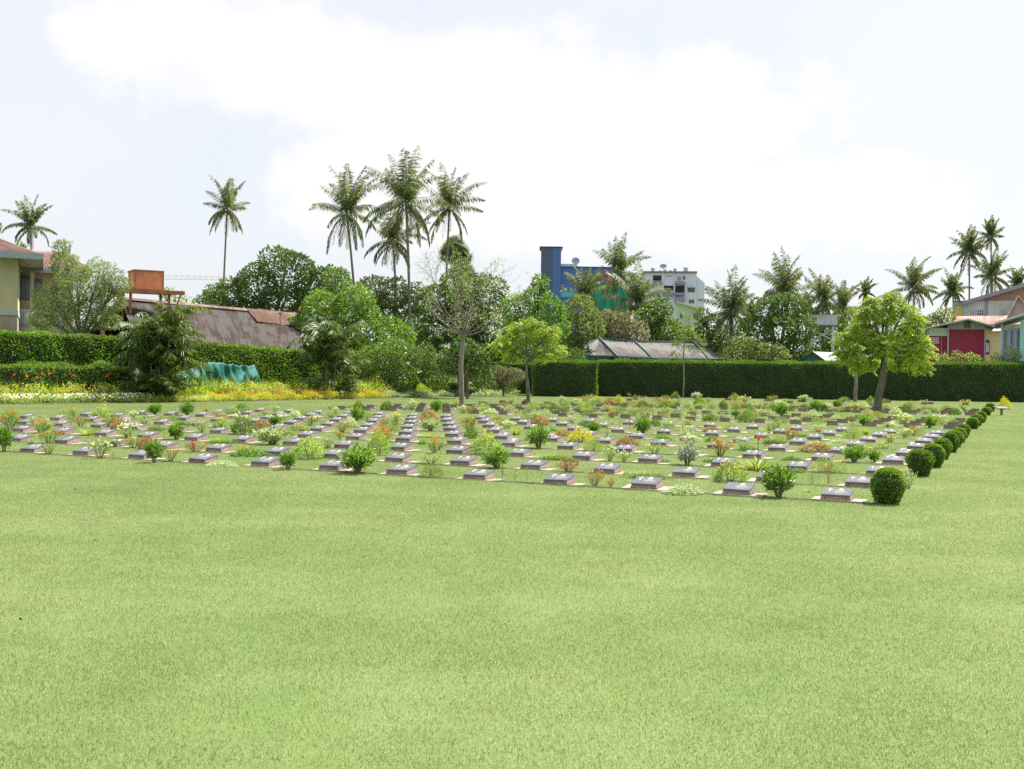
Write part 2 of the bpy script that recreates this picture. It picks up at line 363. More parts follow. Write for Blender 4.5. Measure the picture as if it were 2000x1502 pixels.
def granite(name):
    t = NT(name); tcn = t.node('ShaderNodeTexCoord')
    vo = t.set(t.node('ShaderNodeTexVoronoi'), Scale=75.0); t.l.new(tcn.outputs['Object'], vo.inputs['Vector'])
    nz = t.set(t.node('ShaderNodeTexNoise'), Scale=7.0, Detail=5.0); g = t.node('ShaderNodeNewGeometry'); t.l.new(g.outputs['Position'], nz.inputs['Vector'])
    cr = t.node('ShaderNodeValToRGB'); t.l.new(vo.outputs['Color'], cr.inputs[0]); e = cr.color_ramp.elements
    e[0].position = .15; e[0].color = rgba((.15, .105, .08)); e[1].position = .85; e[1].color = rgba((.38, .29, .24))
    x = e.new(.5); x.color = rgba((.245, .185, .15))
    hs = t.node('ShaderNodeHueSaturation'); t.l.new(cr.outputs[0], hs.inputs['Color'])
    mr_ = t.node('ShaderNodeMapRange'); t.l.new(nz.outputs['Fac'], mr_.inputs['Value']); mr_.inputs['From Min'].default_value = .3; mr_.inputs['From Max'].default_value = .7; mr_.inputs['To Min'].default_value = .75; mr_.inputs['To Max'].default_value = 1.15
    t.l.new(mr_.outputs[0], hs.inputs['Value'])
    p = t.set(t.node('ShaderNodeBsdfPrincipled'), Roughness=.85); t.l.new(hs.outputs[0], p.inputs['Base Color'])
    b = t.set(t.node('ShaderNodeBump'), Strength=.5, Distance=.004); t.l.new(vo.outputs['Distance'], b.inputs['Height']); t.l.new(b.outputs[0], p.inputs['Normal'])
    t.l.new(p.outputs[0], t.out.inputs[0]); return t.mat
M['granite'] = granite('brown_granite')
M['slab'] = noise_mat('pink_concrete', (.26, .21, .17), (.42, .35, .3), 6, .9, bump=.3, coord='World')
M['plaque'] = noise_mat('dark_plaque', (.062, .066, .08), (.1, .105, .125), 5, .36, coord='World', spec=.6, bump=.06)
M['bronze'] = plain('pale_bronze_relief', (.7, .64, .52), .45, .6)
M['soil'] = noise_mat('soil_and_edge_shade', (.045, .045, .02), (.1, .09, .045), 9, .95, bump=.7, coord='World')

W2, DP, HF, HB = .19, .31, .058, .122
def pz(y): return HF + (HB - HF) * y / DP
def marker_body():
    m_ = MB()
    m_.hexa([(-W2, -.01, .03), (W2, -.01, .03), (W2, DP + .01, .03), (-W2, DP + .01, .03),
             (-W2 + .012, .006, HF + .018), (W2 - .012, .006, HF + .018), (W2 - .012, DP - .004, HB + .018), (-W2 + .012, DP - .004, HB + .018)])
    return m_
def on_plaque(x, y, h=0):  # plaque surface point; y along depth
    return (x, y, pz(y) + .034 + h)
def plaque():
    e = .183
    b = [(-e, -.004), (e, -.004), (e, DP + .002), (-e, DP + .002)]; t_ = [(-e + .006, .004), (e - .006, .004), (e - .006, DP - .006), (-e + .006, DP - .006)]
    return MB().hexa([(x, y, pz(y) + .0185) for x, y in b] + [on_plaque(x, y) for x, y in t_])
def relief(x0, x1, y0, y1, m_, h=.004):
    m_.hexa([(x, y, pz(y) + .033) for x, y in ((x0, y0), (x1, y0), (x1, y1), (x0, y1))] + [on_plaque(x, y, h) for x, y in ((x0, y0), (x1, y0), (x1, y1), (x0, y1))])
def poly_relief(pts, m_, h=.004):
    n = len(pts); v = [(x, y, pz(y) + .033) for x, y in pts] + [on_plaque(x, y, h) for x, y in pts]
    m_.addp(v, [tuple(range(n, 2 * n))] + [(i, (i + 1) % n, n + (i + 1) % n, n + i) for i in range(n)])
marker0 = empty('grave_marker')
MB().box(-.31, .35, -.05, DP + .05, -.02, .026).build('base_slab', M['slab'], marker0)
marker_body().build('pedestal', M['granite'], marker0)
pq = plaque().build('plaque', M['plaque'], marker0)
m_ = MB(); relief(-.105, -.096, .13, .27, m_); relief(-.135, -.066, .215, .226, m_); m_.build('cross', M['bronze'], pq)
m_ = MB(); cxx, cyy = .035, .238
poly_relief([(cxx + .028 * math.cos(a) * (1 + .25 * math.cos(4 * a)), cyy + .03 * math.sin(a) * (1 + .2 * math.cos(4 * a))) for a in np.linspace(0, 2 * math.pi, 20, endpoint=False)], m_)
poly_relief([(cxx - .042, .196), (cxx + .042, .196), (cxx + .036, .206), (cxx - .036, .206)], m_)
m_.build('badge', M['bronze'], pq)
m_ = MB(); rr_ = random.Random(5)
for k, (w, y) in enumerate([(.15, .165), (.12, .14), (.17, .118), (.1, .07)]):
    x = .035 - w / 2
    while x < .035 + w / 2:
        l = rr_.uniform(.006, .016); relief(x, x + l, y, y + .007, m_, .0022); x += l + rr_.uniform(.003, .007)
m_.build('lettering', M['bronze'], pq)

far0m = MB()
far0m.box(-.3, .3, -.05, DP + .05, -.02, .026, 0)
b_ = marker_body(); far0m.v += [b_.v[0]]; far0m.f += [b_.f[0] + far0m.n]; far0m.m += [b_.m[0] * 0 + 1]; far0m.n += 8
b_ = plaque(); far0m.v += [b_.v[0]]; far0m.f += [b_.f[0] + far0m.n]; far0m.m += [b_.m[0] * 0 + 2]; far0m.n += 8
far0 = far0m.build('grave_marker', [M['slab'], M['granite'], M['plaque']])
used0 = usedf = False
rnd = random.Random(11)
MARK = []
ROWOFF = [.10, -.03, -.03, 0, 0, 0, 0, 0, 0]
def place_near(c, r):
    global used0
    p = lat(c, r + ROWOFF[r])
    d = p[1]
    px = 1000 + F_PX * p[0] / p[1]
    if px < -40: return
    o = copy_tree(marker0) if used0 else marker0; used0 = True
    o.location = (p[0] + rnd.gauss(0, .012), p[1] + rnd.gauss(0, .02), rnd.uniform(-.012, .004)); o.rotation_euler = (rnd.gauss(0, .014), rnd.gauss(0, .014), -LAZ + rnd.gauss(0, .02))
    if (c, r) in ((1, 0), (2, 1), (6, 3), (9, 2), (4, 4), (12, 1), (15, 5), (8, 6)):   # plaques without a cross in the photograph
        for ch in [x for x in bpy.data.objects if x.name.startswith('cross') and x.parent and x.parent.parent == o]: bpy.data.objects.remove(ch)
    tag(o, f'low grave marker with dark plaque, {ORD[r]} row, {ORD[c]} from the topiary end', 'grave marker', 'grave markers with plaques facing the lawn')
for r in range(9):
    for c in range(20): place_near(c, r)
def place_far(x, y, label):
    global usedf
    o = far0.copy() if usedf else far0
    if usedf: COL.objects.link(o)
    usedf = True
    o.location = (x, y, rnd.uniform(-.006, .004)); o.rotation_euler = (rnd.gauss(0, .008), rnd.gauss(0, .008), math.pi - LAZ + rnd.gauss(0, .015))
    tag(o, label, 'grave marker', 'grave markers seen from behind in the far plots')
for r in range(4):
    for i in range(20):
        p = lat(.928 * i - .05, 10.13 + .95 * r)
        place_far(p[0], p[1], f'brown back of grave marker, middle plot, {ORD[r]} row, {ORD[i]} from the topiary end')
def crow(c): return 16.5 - .085 * c
for r in range(4):
    for i in range(20 if r < 2 else (11 if r == 3 else 14)):
        c = .9 * i - .03; p = lat(c, crow(c) + 1.02 * r)
        place_far(p[0], p[1], f'brown back of grave marker, rear plot, {ORD[r]} row, {ORD[i]} from the topiary end')
for k, (px, py) in enumerate(sorted([(1201, 783.5), (1232, 783.3), (1243, 783), (1248, 776.8), (1258, 777), (1318, 779.5), (1328, 779.8), (1423, 782.5), (1500, 784), (1510, 784.4), (1524, 790), (1545, 788), (1566, 785.5), (1645, 786.3),
                              (1700, 792.5), (1735, 787), (1806, 790.5), (1818, 790.2), (1886, 791.8)])):
    g = gp(px, py); place_far(g[0], g[1], f'small grave marker by the long hedge, {ORD[k]} from where the hedge steps back')

# soil strips, with the cut edge's thin shadow put into their dark colour
def strip(c0, r0, c1, r1, name, label, w=.1):
    rg = np.random.default_rng(int(r0 * 100)); n = 90; v = []
    for k in range(n):
        t_ = k / (n - 1); p = lat(c0 + (c1 - c0) * t_, r0 + (r1 - r0) * t_); bn = B / np.linalg.norm(B); j = rg.normal(0, .018, 2)
        g_ = .017 + .006 * math.sin(k * .9) * math.cos(k * .37); v += [(*(p - bn * (.05 + w * .5 + j[0])), .0), (*(p - bn * (.03 + w * .5 + j[0])), g_), (*(p - bn * (.05 - w * .5 + j[1])), g_), (*(p - bn * (.03 - w * .5 + j[1])), .0)]
    f = [(4 * k + q, 4 * k + q + 1, 4 * k + 5 + q, 4 * k + 4 + q) for k in range(n - 1) for q in range(3)]
    tag(MB().add(v, f).build(name, M['soil']), label, kind='structure')
for r in range(9): strip(-.45, r + ROWOFF[r] + .02, 20, r + ROWOFF[r] + .02, 'planting_strip', f'dark soil strip with painted edge shadow along the {ORD[r]} row of markers')

# ------------------------------------------------------------------ small plants
def shell(rg, n, w=.5, h=.35, fill=.55, z0=.06):
    """points in a dome, denser to its surface, with outward directions"""
    u = rg.normal(size=(n, 3)); u[:, 2] = np.abs(u[:, 2]) * .9 - .15; u /= np.linalg.norm(u, axis=1)[:, None]
    rr = (fill + (1 - fill) * rg.random(n) ** .5)
    lump = 1 + .16 * np.sin(u[:, 0] * 5 + rg.uniform(0, 6)) * np.cos(u[:, 1] * 4 + rg.uniform(0, 6)) + .1 * np.sin(u[:, 2] * 7)
    P = u * (rr * lump)[:, None] * [w / 2, w / 2, h - z0] + [0, 0, z0]
    P[:, 2] = np.maximum(P[:, 2], .01)
    return P, u
def stems(m_, rg, n, w, h, mi, r=.004, spread=.8):
    tips = []
    for k in range(n):
        a = rg.random() * 6.28; q = rg.random() ** .6 * spread
        tip = np.array([math.cos(a) * w / 2 * q, math.sin(a) * w / 2 * q, h * (.95 - .35 * q * q) * rg.uniform(.75, 1)])
        b = np.array([math.cos(a) * .03, math.sin(a) * .03, 0]); mid = (b + tip) / 2 + [0, 0, h * .1]
        m_.tube([b, mid, tip], [r * 1.4, r, r * .5], 4, mi); tips.append(tip)
    return np.array(tips)
def rosettes(rg, P, size, petals=6, mb_=None):
    mb_ = mb_ or MB()
    for p in P:
        n = np.array([rg.normal() * .5, -.35 + rg.normal() * .5, 1.0]); n /= np.linalg.norm(n)
        u = np.cross(n, [1, .2, 0]); u /= np.linalg.norm(u); w = np.cross(n, u)
        a = np.linspace(0, 2 * math.pi, petals, endpoint=False) + rg.random()
        D = np.cos(a)[:, None] * u + np.sin(a)[:, None] * w + n * .45
        S = np.cross(D, n)
        s_ = size * rg.uniform(.75, 1.2)
        mb_.flat_leaves(np.repeat(p[None], petals, 0), D, S, s_ * .6, s_ * .5)
        mb_.flat_leaves(np.repeat(p[None] + n * s_ * .12, petals, 0), D + n * .9, S, s_ * .4, s_ * .4)
    return mb_
PW, PH = .5, .35
def arche(kind, seed):
    """returns (foliage MB, material list, candidate flower points)"""
    rg = np.random.default_rng(seed); m_ = MB(); col, form = kind
    mats = [LM[col], M['twig']]
    if form == 'bush':
        P, u = shell(rg, 900); m_.leaves(P, u + rg.normal(size=u.shape) * .7 + [0, 0, .1], rg.uniform(.035, .06, len(P)), rg.uniform(.016, .026, len(P)), seed=seed)
        stems(m_, rg, 9, PW * .8, PH * .9, 1, .006); fp = P[P[:, 2] > .2]
    elif form == 'big':
        tips = stems(m_, rg, 26, PW, PH, 1, .005)
        P = np.repeat(tips, 26, 0) + rg.normal(size=(len(tips) * 26, 3)) * [.035, .035, .04]; P[:, 2] = np.abs(P[:, 2])
        low = rg.random(len(P)) < .35; P[low] *= [[.75, .75, .55]]
        u = P * [1.6, 1.6, .6] + rg.normal(size=P.shape) * .1
        m_.leaves(P, u + [0, 0, .02], rg.uniform(.06, .1, len(P)), rg.uniform(.02, .034, len(P)), seed=seed); fp = tips
    elif form == 'fine':
        P, u = shell(rg, 2000, fill=.3); m_.leaves(P, u + rg.normal(size=u.shape) * .45 + [0, 0, .4], rg.uniform(.035, .06, len(P)), .006, seed=seed)
        stems(m_, rg, 14, PW * .8, PH * .9, 1, .003); fp = P[P[:, 2] > .2]
    elif form == 'open':
        tips = stems(m_, rg, 20, PW * 1.05, PH, 1, .0035, 1.0)
        P = np.repeat(tips, 15, 0); t_ = rg.random((len(P), 1)) ** .6; P = P * (t_ * .75 + .27) + rg.normal(size=P.shape) * .022
        P[:, 2] = np.abs(P[:, 2])
        m_.leaves(P, rg.normal(size=P.shape) + P * 3, rg.uniform(.03, .055, len(P)), rg.uniform(.011, .02, len(P)), seed=seed); fp = tips
    elif form == 'sparse':
        tips = stems(m_, rg, 6, PW * .7, PH * 1.3, 1, .0035, 1.0)
        P = np.repeat(tips, 9, 0) * (rg.random((54, 1)) * .6 + .42) + rg.normal(size=(54, 3)) * .02
        m_.leaves(P, rg.normal(size=P.shape) + [0, 0, .2], rg.uniform(.03, .05, 54), .016, seed=seed); fp = tips
    elif form == 'blade':
        n = 95; a = rg.random(n) * 6.28; sp_ = rg.random(n) ** .7
        P = np.stack([np.cos(a) * .07 * sp_, np.sin(a) * .07 * sp_, np.zeros(n)], 1)
        D = np.stack([np.cos(a) * sp_ * .85, np.sin(a) * sp_ * .85, np.full(n, .8)], 1)
        m_.blades(P, D, rg.uniform(.24, .4, n), rg.uniform(.014, .022, n), rg.uniform(.2, .75, n), seed=seed); fp = P[:12] + np.array([0, 0, PH * 1.05])
    elif form == 'tuft':
        n = 700; P = rg.normal(size=(n, 3)) * [PW * .24, PW * .13, 0]; D = rg.normal(size=(n, 3)) * [.35, .35, 0] + P * 1.2 + [0, 0, 1]
        m_.blades(P, D, rg.uniform(.16, .34, n), rg.uniform(.006, .01, n), rg.uniform(.1, .5, n), seg=2, seed=seed); fp = P[:10] + np.array([0, 0, PH * .8])
    elif form == 'mat':
        n = 800; r_ = np.sqrt(rg.random(n)); a = rg.random(n) * 6.28
        P = np.stack([r_ * np.cos(a) * PW * .5, r_ * np.sin(a) * PW * .4, .03 + rg.random(n) * .28 * (1.1 - r_ ** 2)], 1)
        m_.leaves(P, rg.normal(size=P.shape) * .8 + P * [2, 2, 0] + [0, 0, .45], rg.uniform(.04, .075, n), rg.uniform(.014, .022, n), seed=seed); fp = P[P[:, 2] > .12]
    return m_, mats, fp
# species: (name, foliage colour, form, flower colour, flower count, flower size, label words, category)
SP = {
    'leafy': ('leafy_bush', 'leafy', 'big', None, 0, 0, 'glossy green leafy bush', 'bush'),
    'leafyY': ('flowering_bush', 'leafy', 'big', 'yellow', 12, .035, 'leafy bush with yellow flowers', 'bush'),
    'leafyR': ('flowering_bush', 'leafy', 'bush', 'coral', 9, .05, 'dense green bush with red flowers', 'bush'),
    'leafyP': ('flowering_bush', 'leafy', 'big', 'pink', 16, .032, 'green bush with pink flowers', 'bush'),
    'light': ('light_bush', 'light', 'open', None, 0, 0, 'airy pale green bush', 'bush'),
    'lightY': ('flowering_bush', 'light', 'bush', 'yellow', 30, .03, 'pale bush with cream yellow flowers', 'bush'),
    'white': ('rose_bush', 'light', 'open', 'white', 26, .05, 'bush with white blossoms', 'bush'),
    'whiteM': ('flower_clump', 'silver', 'mat', 'white', 26, .035, 'low clump with white flowers', 'flower clump'),
    'fern': ('feathery_bush', 'fern', 'fine', None, 0, 0, 'fine feathery green bush', 'bush'),
    'fernY': ('feathery_bush', 'fern', 'fine', 'yellow', 12, .03, 'feathery bush dotted with yellow', 'bush'),
    'fernO': ('flowering_bush', 'fern', 'fine', 'orange', 26, .035, 'feathery bush with orange flowers', 'bush'),
    'orange': ('marigold_bush', 'leafy', 'open', 'orange', 30, .035, 'bush covered in orange flowers', 'bush'),
    'orangeS': ('marigold_plant', 'leafy', 'sparse', 'orange', 5, .07, 'thin-stemmed plant with orange flowers', 'flower'),
    'orangeL': ('lily_clump', 'croton', 'open', 'orange', 14, .045, 'straggly clump of orange flowers', 'flower clump'),
    'red': ('rose_bush', 'light', 'open', 'red', 14, .045, 'open bush with red flowers', 'bush'),
    'redD': ('salvia_plant', 'leafy', 'sparse', 'coral', 14, .04, 'upright plant with red spikes', 'flower'),
    'croton': ('croton_bush', 'croton', 'open', None, 0, 0, 'yellow and orange leaved croton', 'bush'),
    'crotonR': ('croton_bush', 'croton', 'open', 'coral', 10, .035, 'red tinged croton bush', 'bush'),
    'redleaf': ('red_leaved_bush', 'redleaf', 'bush', 'coral', 8, .03, 'reddish leaved low bush', 'bush'),
    'maroon': ('rose_bush', 'maroon', 'open', 'darkred', 10, .055, 'dark red leaved rose with crimson flowers', 'bush'),
    'rose': ('rose_bush', 'redleaf', 'sparse', 'pink', 7, .04, 'leggy rose with faded pink heads', 'bush'),
    'pink': ('pink_flowers', 'light', 'open', 'pink', 24, .035, 'loose pink flower clump', 'flower clump'),
    'silver': ('silver_bush', 'silver', 'open', None, 0, 0, 'silvery green leaved bush', 'bush'),
    'silverB': ('silver_bush', 'silver', 'big', None, 0, 0, 'pale silvery large-leaved bush', 'bush'),
    'blue': ('blue_grey_bush', 'bluegrey', 'big', 'lilac', 22, .03, 'blue-grey bush with lilac tips', 'bush'),
    'grassy': ('strap_leaved_clump', 'lily', 'blade', None, 0, 0, 'arching strap-leaved clump', 'plant'),
    'grassyR': ('amaryllis_clump', 'lily', 'blade', 'red', 5, .06, 'strap-leaved clump with red blooms', 'plant'),
    'tuft': ('grass_tuft', 'fern', 'tuft', None, 0, 0, 'upright grassy tuft', 'plant'),
    'mat': ('low_leafy_clump', 'leafy', 'mat', None, 0, 0, 'low spreading leafy clump', 'plant'),
    'matS': ('low_leafy_clump', 'silver', 'mat', 'white', 8, .025, 'low silvery spreading clump', 'plant'),
    'twig': ('thin_plant', 'light', 'sparse', None, 0, 0, 'thin sparse young plant', 'plant'),
    'gold': ('golden_bush', 'gold', 'bush', None, 0, 0, 'bright golden yellow bush', 'bush'),
    'yellow': ('flowering_bush', 'light', 'open', 'yellow', 22, .035, 'yellow-green bush with yellow flowers', 'bush'),
    'dark': ('dark_bush', 'mid', 'bush', None, 0, 0, 'rounded dark green bush', 'bush'),
}
PROTO = {}
def proto(sp, var):
    key = (sp, var)
    if key in PROTO: return PROTO[key]
    nm, col, form, fc, fn, fs, lab, cat = SP[sp]
    m_, mats, fp = arche((col, form), abs(hash_(sp)) % 1000 + var * 17)
    fo = m_.build('foliage', mats).data
    fl = None
    rg = np.random.default_rng(var * 7 + len(sp))
    if fc:
        idx = rg.choice(len(fp), min(fn, len(fp)), replace=False); P = fp[idx] * [1.04, 1.04, 1.06]
        if len(P) < fn: P = np.vstack([P, fp[rg.integers(0, len(fp), fn - len(P))] + rg.normal(size=(fn - len(P), 3)) * .03])
        mb_ = MB()
        if sp == 'grassyR':
            for q in P[:1]: mb_.tube([(q[0] * .3, q[1] * .3, 0), q * [1.5, 1.5, 1.5]], .005, 4, 1)
            P = np.repeat(P[:1] * [1.5, 1.5, 1.5], 4, 0) + rg.normal(size=(4, 3)) * .015
        rosettes(rg, P, fs, mb_=mb_)
        fl = mb_.build('blossoms', [FL[fc], M['stem_green']]).data
    for o in [x for x in bpy.data.objects if x.name.startswith(('foliage', 'blossoms')) and x.parent is None]: bpy.data.objects.remove(o)
    PROTO[key] = (nm, fo, fl, lab, cat)
    return PROTO[key]
def hash_(s_):
    h_ = 7
    for ch in s_: h_ = (h_ * 31 + ord(ch)) & 0xffff
    return h_
LABELS = {}
def where(p):
    c, r = tolat(p)
    ci = int(round(c)); ci = max(0, min(19, ci))
    if r < 9.2:
        ri = max(0, min(8, int(math.floor(r + .55))))
        return f'{ORD[ri]} row, by {ORD[ci]} marker from the topiary end'
    if r < 14.4:
        ri = max(0, min(3, int(round((r - 10.1) / .95)))); ci = max(0, min(19, int(round(c / .928))))
        return f'middle plot {ORD[ri]} row, by {ORD[ci]} marker from topiary'
    if r < 20.4:
        ri = max(0, min(3, int(round((r - crow(c)) / 1.02)))); ci = max(0, min(19, int(round(c / .9))))
        return f'rear plot {ORD[ri]} row, by {ORD[ci]} marker from topiary'
    return f'by the long hedge, {ORD[max(0, min(20, int(round(c))))]} marker space from topiary'
def plant(px, py, w, h, sp, seed=0):
    g = gp(px, py); s_ = F_PX / g[1]
    W_, H_ = w / s_, h / s_
    # depth of the plant is about its width: put its centre behind the front edge of its base
    g = gp(px, py) + np.array([0, min(W_ * .28, .22), 0])
    nm, fo, fl, lab, cat = proto(sp, seed % 2)
    root = empty(nm, (g[0], g[1], 0), rnd.uniform(0, 6.28) if SP[sp][2] != 'tuft' else -LAZ)
    root.scale = (W_ / PW * 1.02, W_ / PW * 1.02, H_ / PH * 1.02)
    a = bpy.data.objects.new('foliage', fo); COL.objects.link(a); a.parent = root
    if fl is not None: b = bpy.data.objects.new('blossoms', fl); COL.objects.link(b); b.parent = root
    base = lab
    for adj in ('', 'small ', 'short ', 'wide ', 'leaning ', 'dense ', 'neat ', 'ragged ', 'uneven '):
        L_ = f'{adj}{lab}, {where(g)}'
        if L_ not in LABELS: break
    LABELS[L_] = 1
    tag(root, L_, cat, 'flowers and bushes planted between the grave markers')
NEAR = '''15 843 34 40 orange;4 884 28 45 leafy;90 889 47 24 light;92 868 48 30 orange;85 841 38 26 silver;100 818 16 9 pink;125 820 28 9 pink;68 818 20 8 lightY;154 834 34 24 croton
171 852 38 24 grassy;190 897 44 42 white;245 857 44 34 white;224 837 45 29 croton;222 874 25 12 leafy;219 899 24 16 twig;298 905 32 38 leafy;330 903 38 32 red;283 880 30 28 redleaf
378 885 42 24 maroon;342 860 30 26 leafyP;320 858 14 18 twig;303 842 36 11 mat;352 833 38 12 mat;334 823 24 13 fern;312 822 14 9 fernY;278 829 34 20 light;300 811 26 19 leafyY;268 811 14 12 silver
364 813 26 22 leafy;391 846 28 33 light;400 808 14 12 orangeL;423 814 26 14 silver;430 836 30 20 lightY;431 818 24 10 redleaf;453 809 26 14 lightY;480 806 22 13 fern;471 850 42 34 dark
430 867 50 18 tuft;482 893 70 21 mat;430 913 58 14 matS;561 919 34 32 leafyY;695 927 72 48 leafy;529 870 62 30 silverB;565 851 34 14 light;602 898 54 42 lightY;588 872 20 12 orangeL
638 877 38 34 silver;666 846 36 24 crotonR;605 832 28 20 orange;695 823 28 22 leafyY;716 821 26 18 fern;684 834 32 20 whiteM;507 841 36 20 redleaf;535 831 32 16 leafy;536 805 16 15 white
515 811 20 13 red;575 814 26 14 whiteM;592 810 26 12 fern;645 817 34 15 light;655 809 18 14 white;738 891 38 50 lightY;746 865 46 32 crotonR;841 934 46 27 fern;841 909 54 30 light
846 888 48 32 orange;838 856 44 10 tuft;840 843 34 21 silverB;824 869 18 11 mat;843 819 30 17 orange;770 833 38 27 yellow;762 843 40 14 fern;917 847 40 36 croton;921 847 26 18 light
950 889 54 42 lightY;970 917 52 34 leafy;940 872 26 18 light;980 831 32 15 yellow;982 942 20 35 orangeS;1006 942 14 27 twig;1028 941 12 30 twig;1053 878 46 38 leafy;1046 848 20 16 yellow
1008 851 30 26 grassyR;1048 826 28 17 silverB;1084 900 62 20 tuft;1112 925 48 28 maroon;1162 951 44 38 crotonR;1194 953 16 22 orangeL;1135 865 46 27 gold;1100 853 28 14 redleaf;1160 882 38 24 fern
1161 847 26 19 leafyY;1115 828 36 18 silver;1140 835 20 13 dark;1075 843 34 10 mat;1185 854 26 22 twig;1190 830 28 16 grassyR;1192 902 28 32 white;1219 903 32 24 white;1226 872 40 18 redleaf
1232 839 18 22 redD;1212 837 14 16 redD;1258 851 34 31 leafy;1280 834 20 16 dark;1296 862 42 16 mat;1280 888 44 26 light;1266 937 76 25 tuft;1340 967 88 20 matS;1306 839 28 16 fernY;1345 836 30 18 yellow
1342 855 28 18 silver;1347 875 40 26 white;1344 910 42 36 blue;1390 845 30 12 redleaf;1409 893 58 38 orangeL;1393 864 34 14 mat;1430 943 62 40 lightY;1429 839 30 11 fern;1452 881 28 30 silver
1485 921 84 38 grassyR;1465 882 42 14 mat;1525 974 66 50 leafyY;1578 962 20 10 grassy;1622 946 34 42 rose;1649 922 14 20 rose;1590 948 30 26 twig;1548 901 36 11 mat;1672 905 46 28 leafyY;1606 874 48 18 grassyR
1544 861 40 28 orangeL;1566 854 26 12 tuft;1503 851 14 32 white;1600 845 34 22 silver;1669 858 36 24 fern;1693 850 22 24 grassy;1645 866 40 9 matS;1500 873 42 26 twig;1741 869 32 24 yellow
1788 852 32 20 fernO;1770 856 28 20 white;1731 878 36 16 pink;1711 904 24 20 leafyY;1777 956 38 44 silver;1300 906 26 10 mat;1395 904 40 10 mat;1230 930 34 10 mat;1115 903 30 9 mat;1560 924 34 10 mat;1700 935 20 10 mat
60 869 16 9 mat;200 875 14 9 twig;470 843 26 10 mat;520 893 26 9 mat;640 895 26 9 mat;1190 878 18 10 mat'''
FAR = '''700 801 19 17 leafyR;755 803 23 19 dark;804 802 23 21 white;852 805 23 20 leafy;891 799 14 22 yellow;917 809 21 20 croton;946 798 19 12 silver;958 809 33 12 whiteM;998 790 24 11 yellow;992 804 27 13 silver
1013 807 8 15 orangeS;1026 811 20 13 yellow;1026 791 11 11 redleaf;1073 792 16 13 light;1096 791 17 18 white;1068 810 19 16 dark;1050 803 15 13 yellow;1101 806 19 13 dark;1115 805 13 10 whiteM;1136 802 27 13 lightY
1107 792 16 9 fern;1141 787 28 16 croton;1167 786 25 13 yellow;1152 794 46 11 fern;1187 807 27 19 pink;1145 814 20 11 fern;1210 811 25 11 mat;1209 793 26 19 gold;1228 776 11 9 croton;1243 783 19 14 croton
1257 797 20 15 dark;1278 796 18 16 silver;1303 798 28 17 leafyR;1301 782 19 12 croton;1320 778 15 12 leafyR;1322 790 24 14 pink;1343 798 19 10 fern;1366 795 21 20 leafyR;1361 781 19 12 blue;1384 787 18 12 light
1392 800 24 12 fern;1238 813 36 14 fern;1266 815 18 14 silver;1300 808 26 15 yellow;1327 814 19 14 silver;1349 806 11 12 croton;1386 821 28 21 grassy;1412 819 26 14 silver;1436 783 22 14 fernO;1456 786 26 14 white
1447 800 46 17 croton;1478 798 22 15 silver;1497 798 18 11 dark;1438 815 17 12 leafy;1458 826 27 24 leafyR;1488 815 18 19 white;1512 784 28 13 croton;1534 784 14 9 grassy;1523 792 30 11 whiteM;1528 815 25 23 leafy
1547 804 12 14 dark;1530 827 32 13 fern;1556 823 14 10 whiteM;1560 801 13 8 croton;1573 786 25 12 silverB;1573 799 18 10 dark;1596 805 23 19 leafyY;1615 800 26 16 silver;1637 799 17 16 leafy;1580 820 32 12 fernY
1596 822 18 8 fernO;1635 821 26 11 matS;1614 826 22 10 fern;1666 828 19 19 croton;1668 833 16 8 fernO;1652 785 24 10 fern;1652 805 24 11 fern;1672 800 24 12 yellow;1689 795 16 10 gold;1702 787 15 12 leafyR
1728 789 20 12 croton;1729 801 20 13 silver;1721 820 25 13 croton;1690 833 28 19 leafyY;1743 834 32 11 whiteM;1701 805 14 9 croton;1768 829 46 21 white;1779 802 25 19 fernO;1755 807 16 12 croton;1826 807 21 16 pink
1811 809 25 10 silver;1807 790 22 10 pink;1818 837 24 19 leafyY;1838 823 31 16 white;1841 832 22 12 fern;1866 811 22 14 dark;1878 806 21 13 dark;1864 830 22 12 fern;1889 792 25 12 yellow;1964 801 22 24 gold
820 786 0 0 x;870 792 12 11 light;1075 797 16 9 fern;1290 788 20 9 fern;1345 788 18 9 light;1410 790 22 9 silver;1600 792 22 9 light;1640 791 20 8 fernY;1770 793 18 9 silver;1850 800 18 9 fern;1155 779 22 11 light;1475 789 20 9 yellow;1715 812 24 9 fern;1480 806 22 9 croton;1625 812 22 9 mat'''
k = 0
for blk in (NEAR, FAR):
    for it in blk.replace('\n', ';').split(';'):
        a = it.split(); k += 1
        if len(a) == 5 and a[4] in SP: plant(float(a[0]), float(a[1]), float(a[2]), float(a[3]), a[4], k)

# smaller plants in the slots left over
PL = [tuple(o.location[:2]) for o in bpy.data.objects if o.get('group') == 'flowers and bushes planted between the grave markers']
def fill(c, r, prob, kinds, wr, hr):
    p = lat(c, r) - B / np.linalg.norm(B) * .02 + np.array([rnd.gauss(0, .09), rnd.gauss(0, .05)])
    px = 1000 + F_PX * p[0] / p[1]
    if px < -20 or rnd.random() > prob or min(abs(q[0] - p[0]) + abs(q[1] - p[1]) * .35 for q in PL) < .38: return
    v = at(px, 900, p[1])  # column only; the picture row of the ground point follows from its distance
    s_ = F_PX / p[1]; py = hz(px) + H * s_
    plant(px, py, rnd.uniform(*wr) * s_, rnd.uniform(*hr) * s_, rnd.choice(kinds), rnd.randint(0, 9)); PL.append((p[0], p[1]))
KN = ['mat', 'fern', 'light', 'silver', 'redleaf', 'lightY', 'twig', 'tuft', 'light', 'pink', 'fern', 'orange', 'dark', 'croton', 'white', 'matS']
for r in range(1, 9):
    for c in range(20): fill(c + .5, r + ROWOFF[r], .8, KN, (.32, .6), (.14, .36))
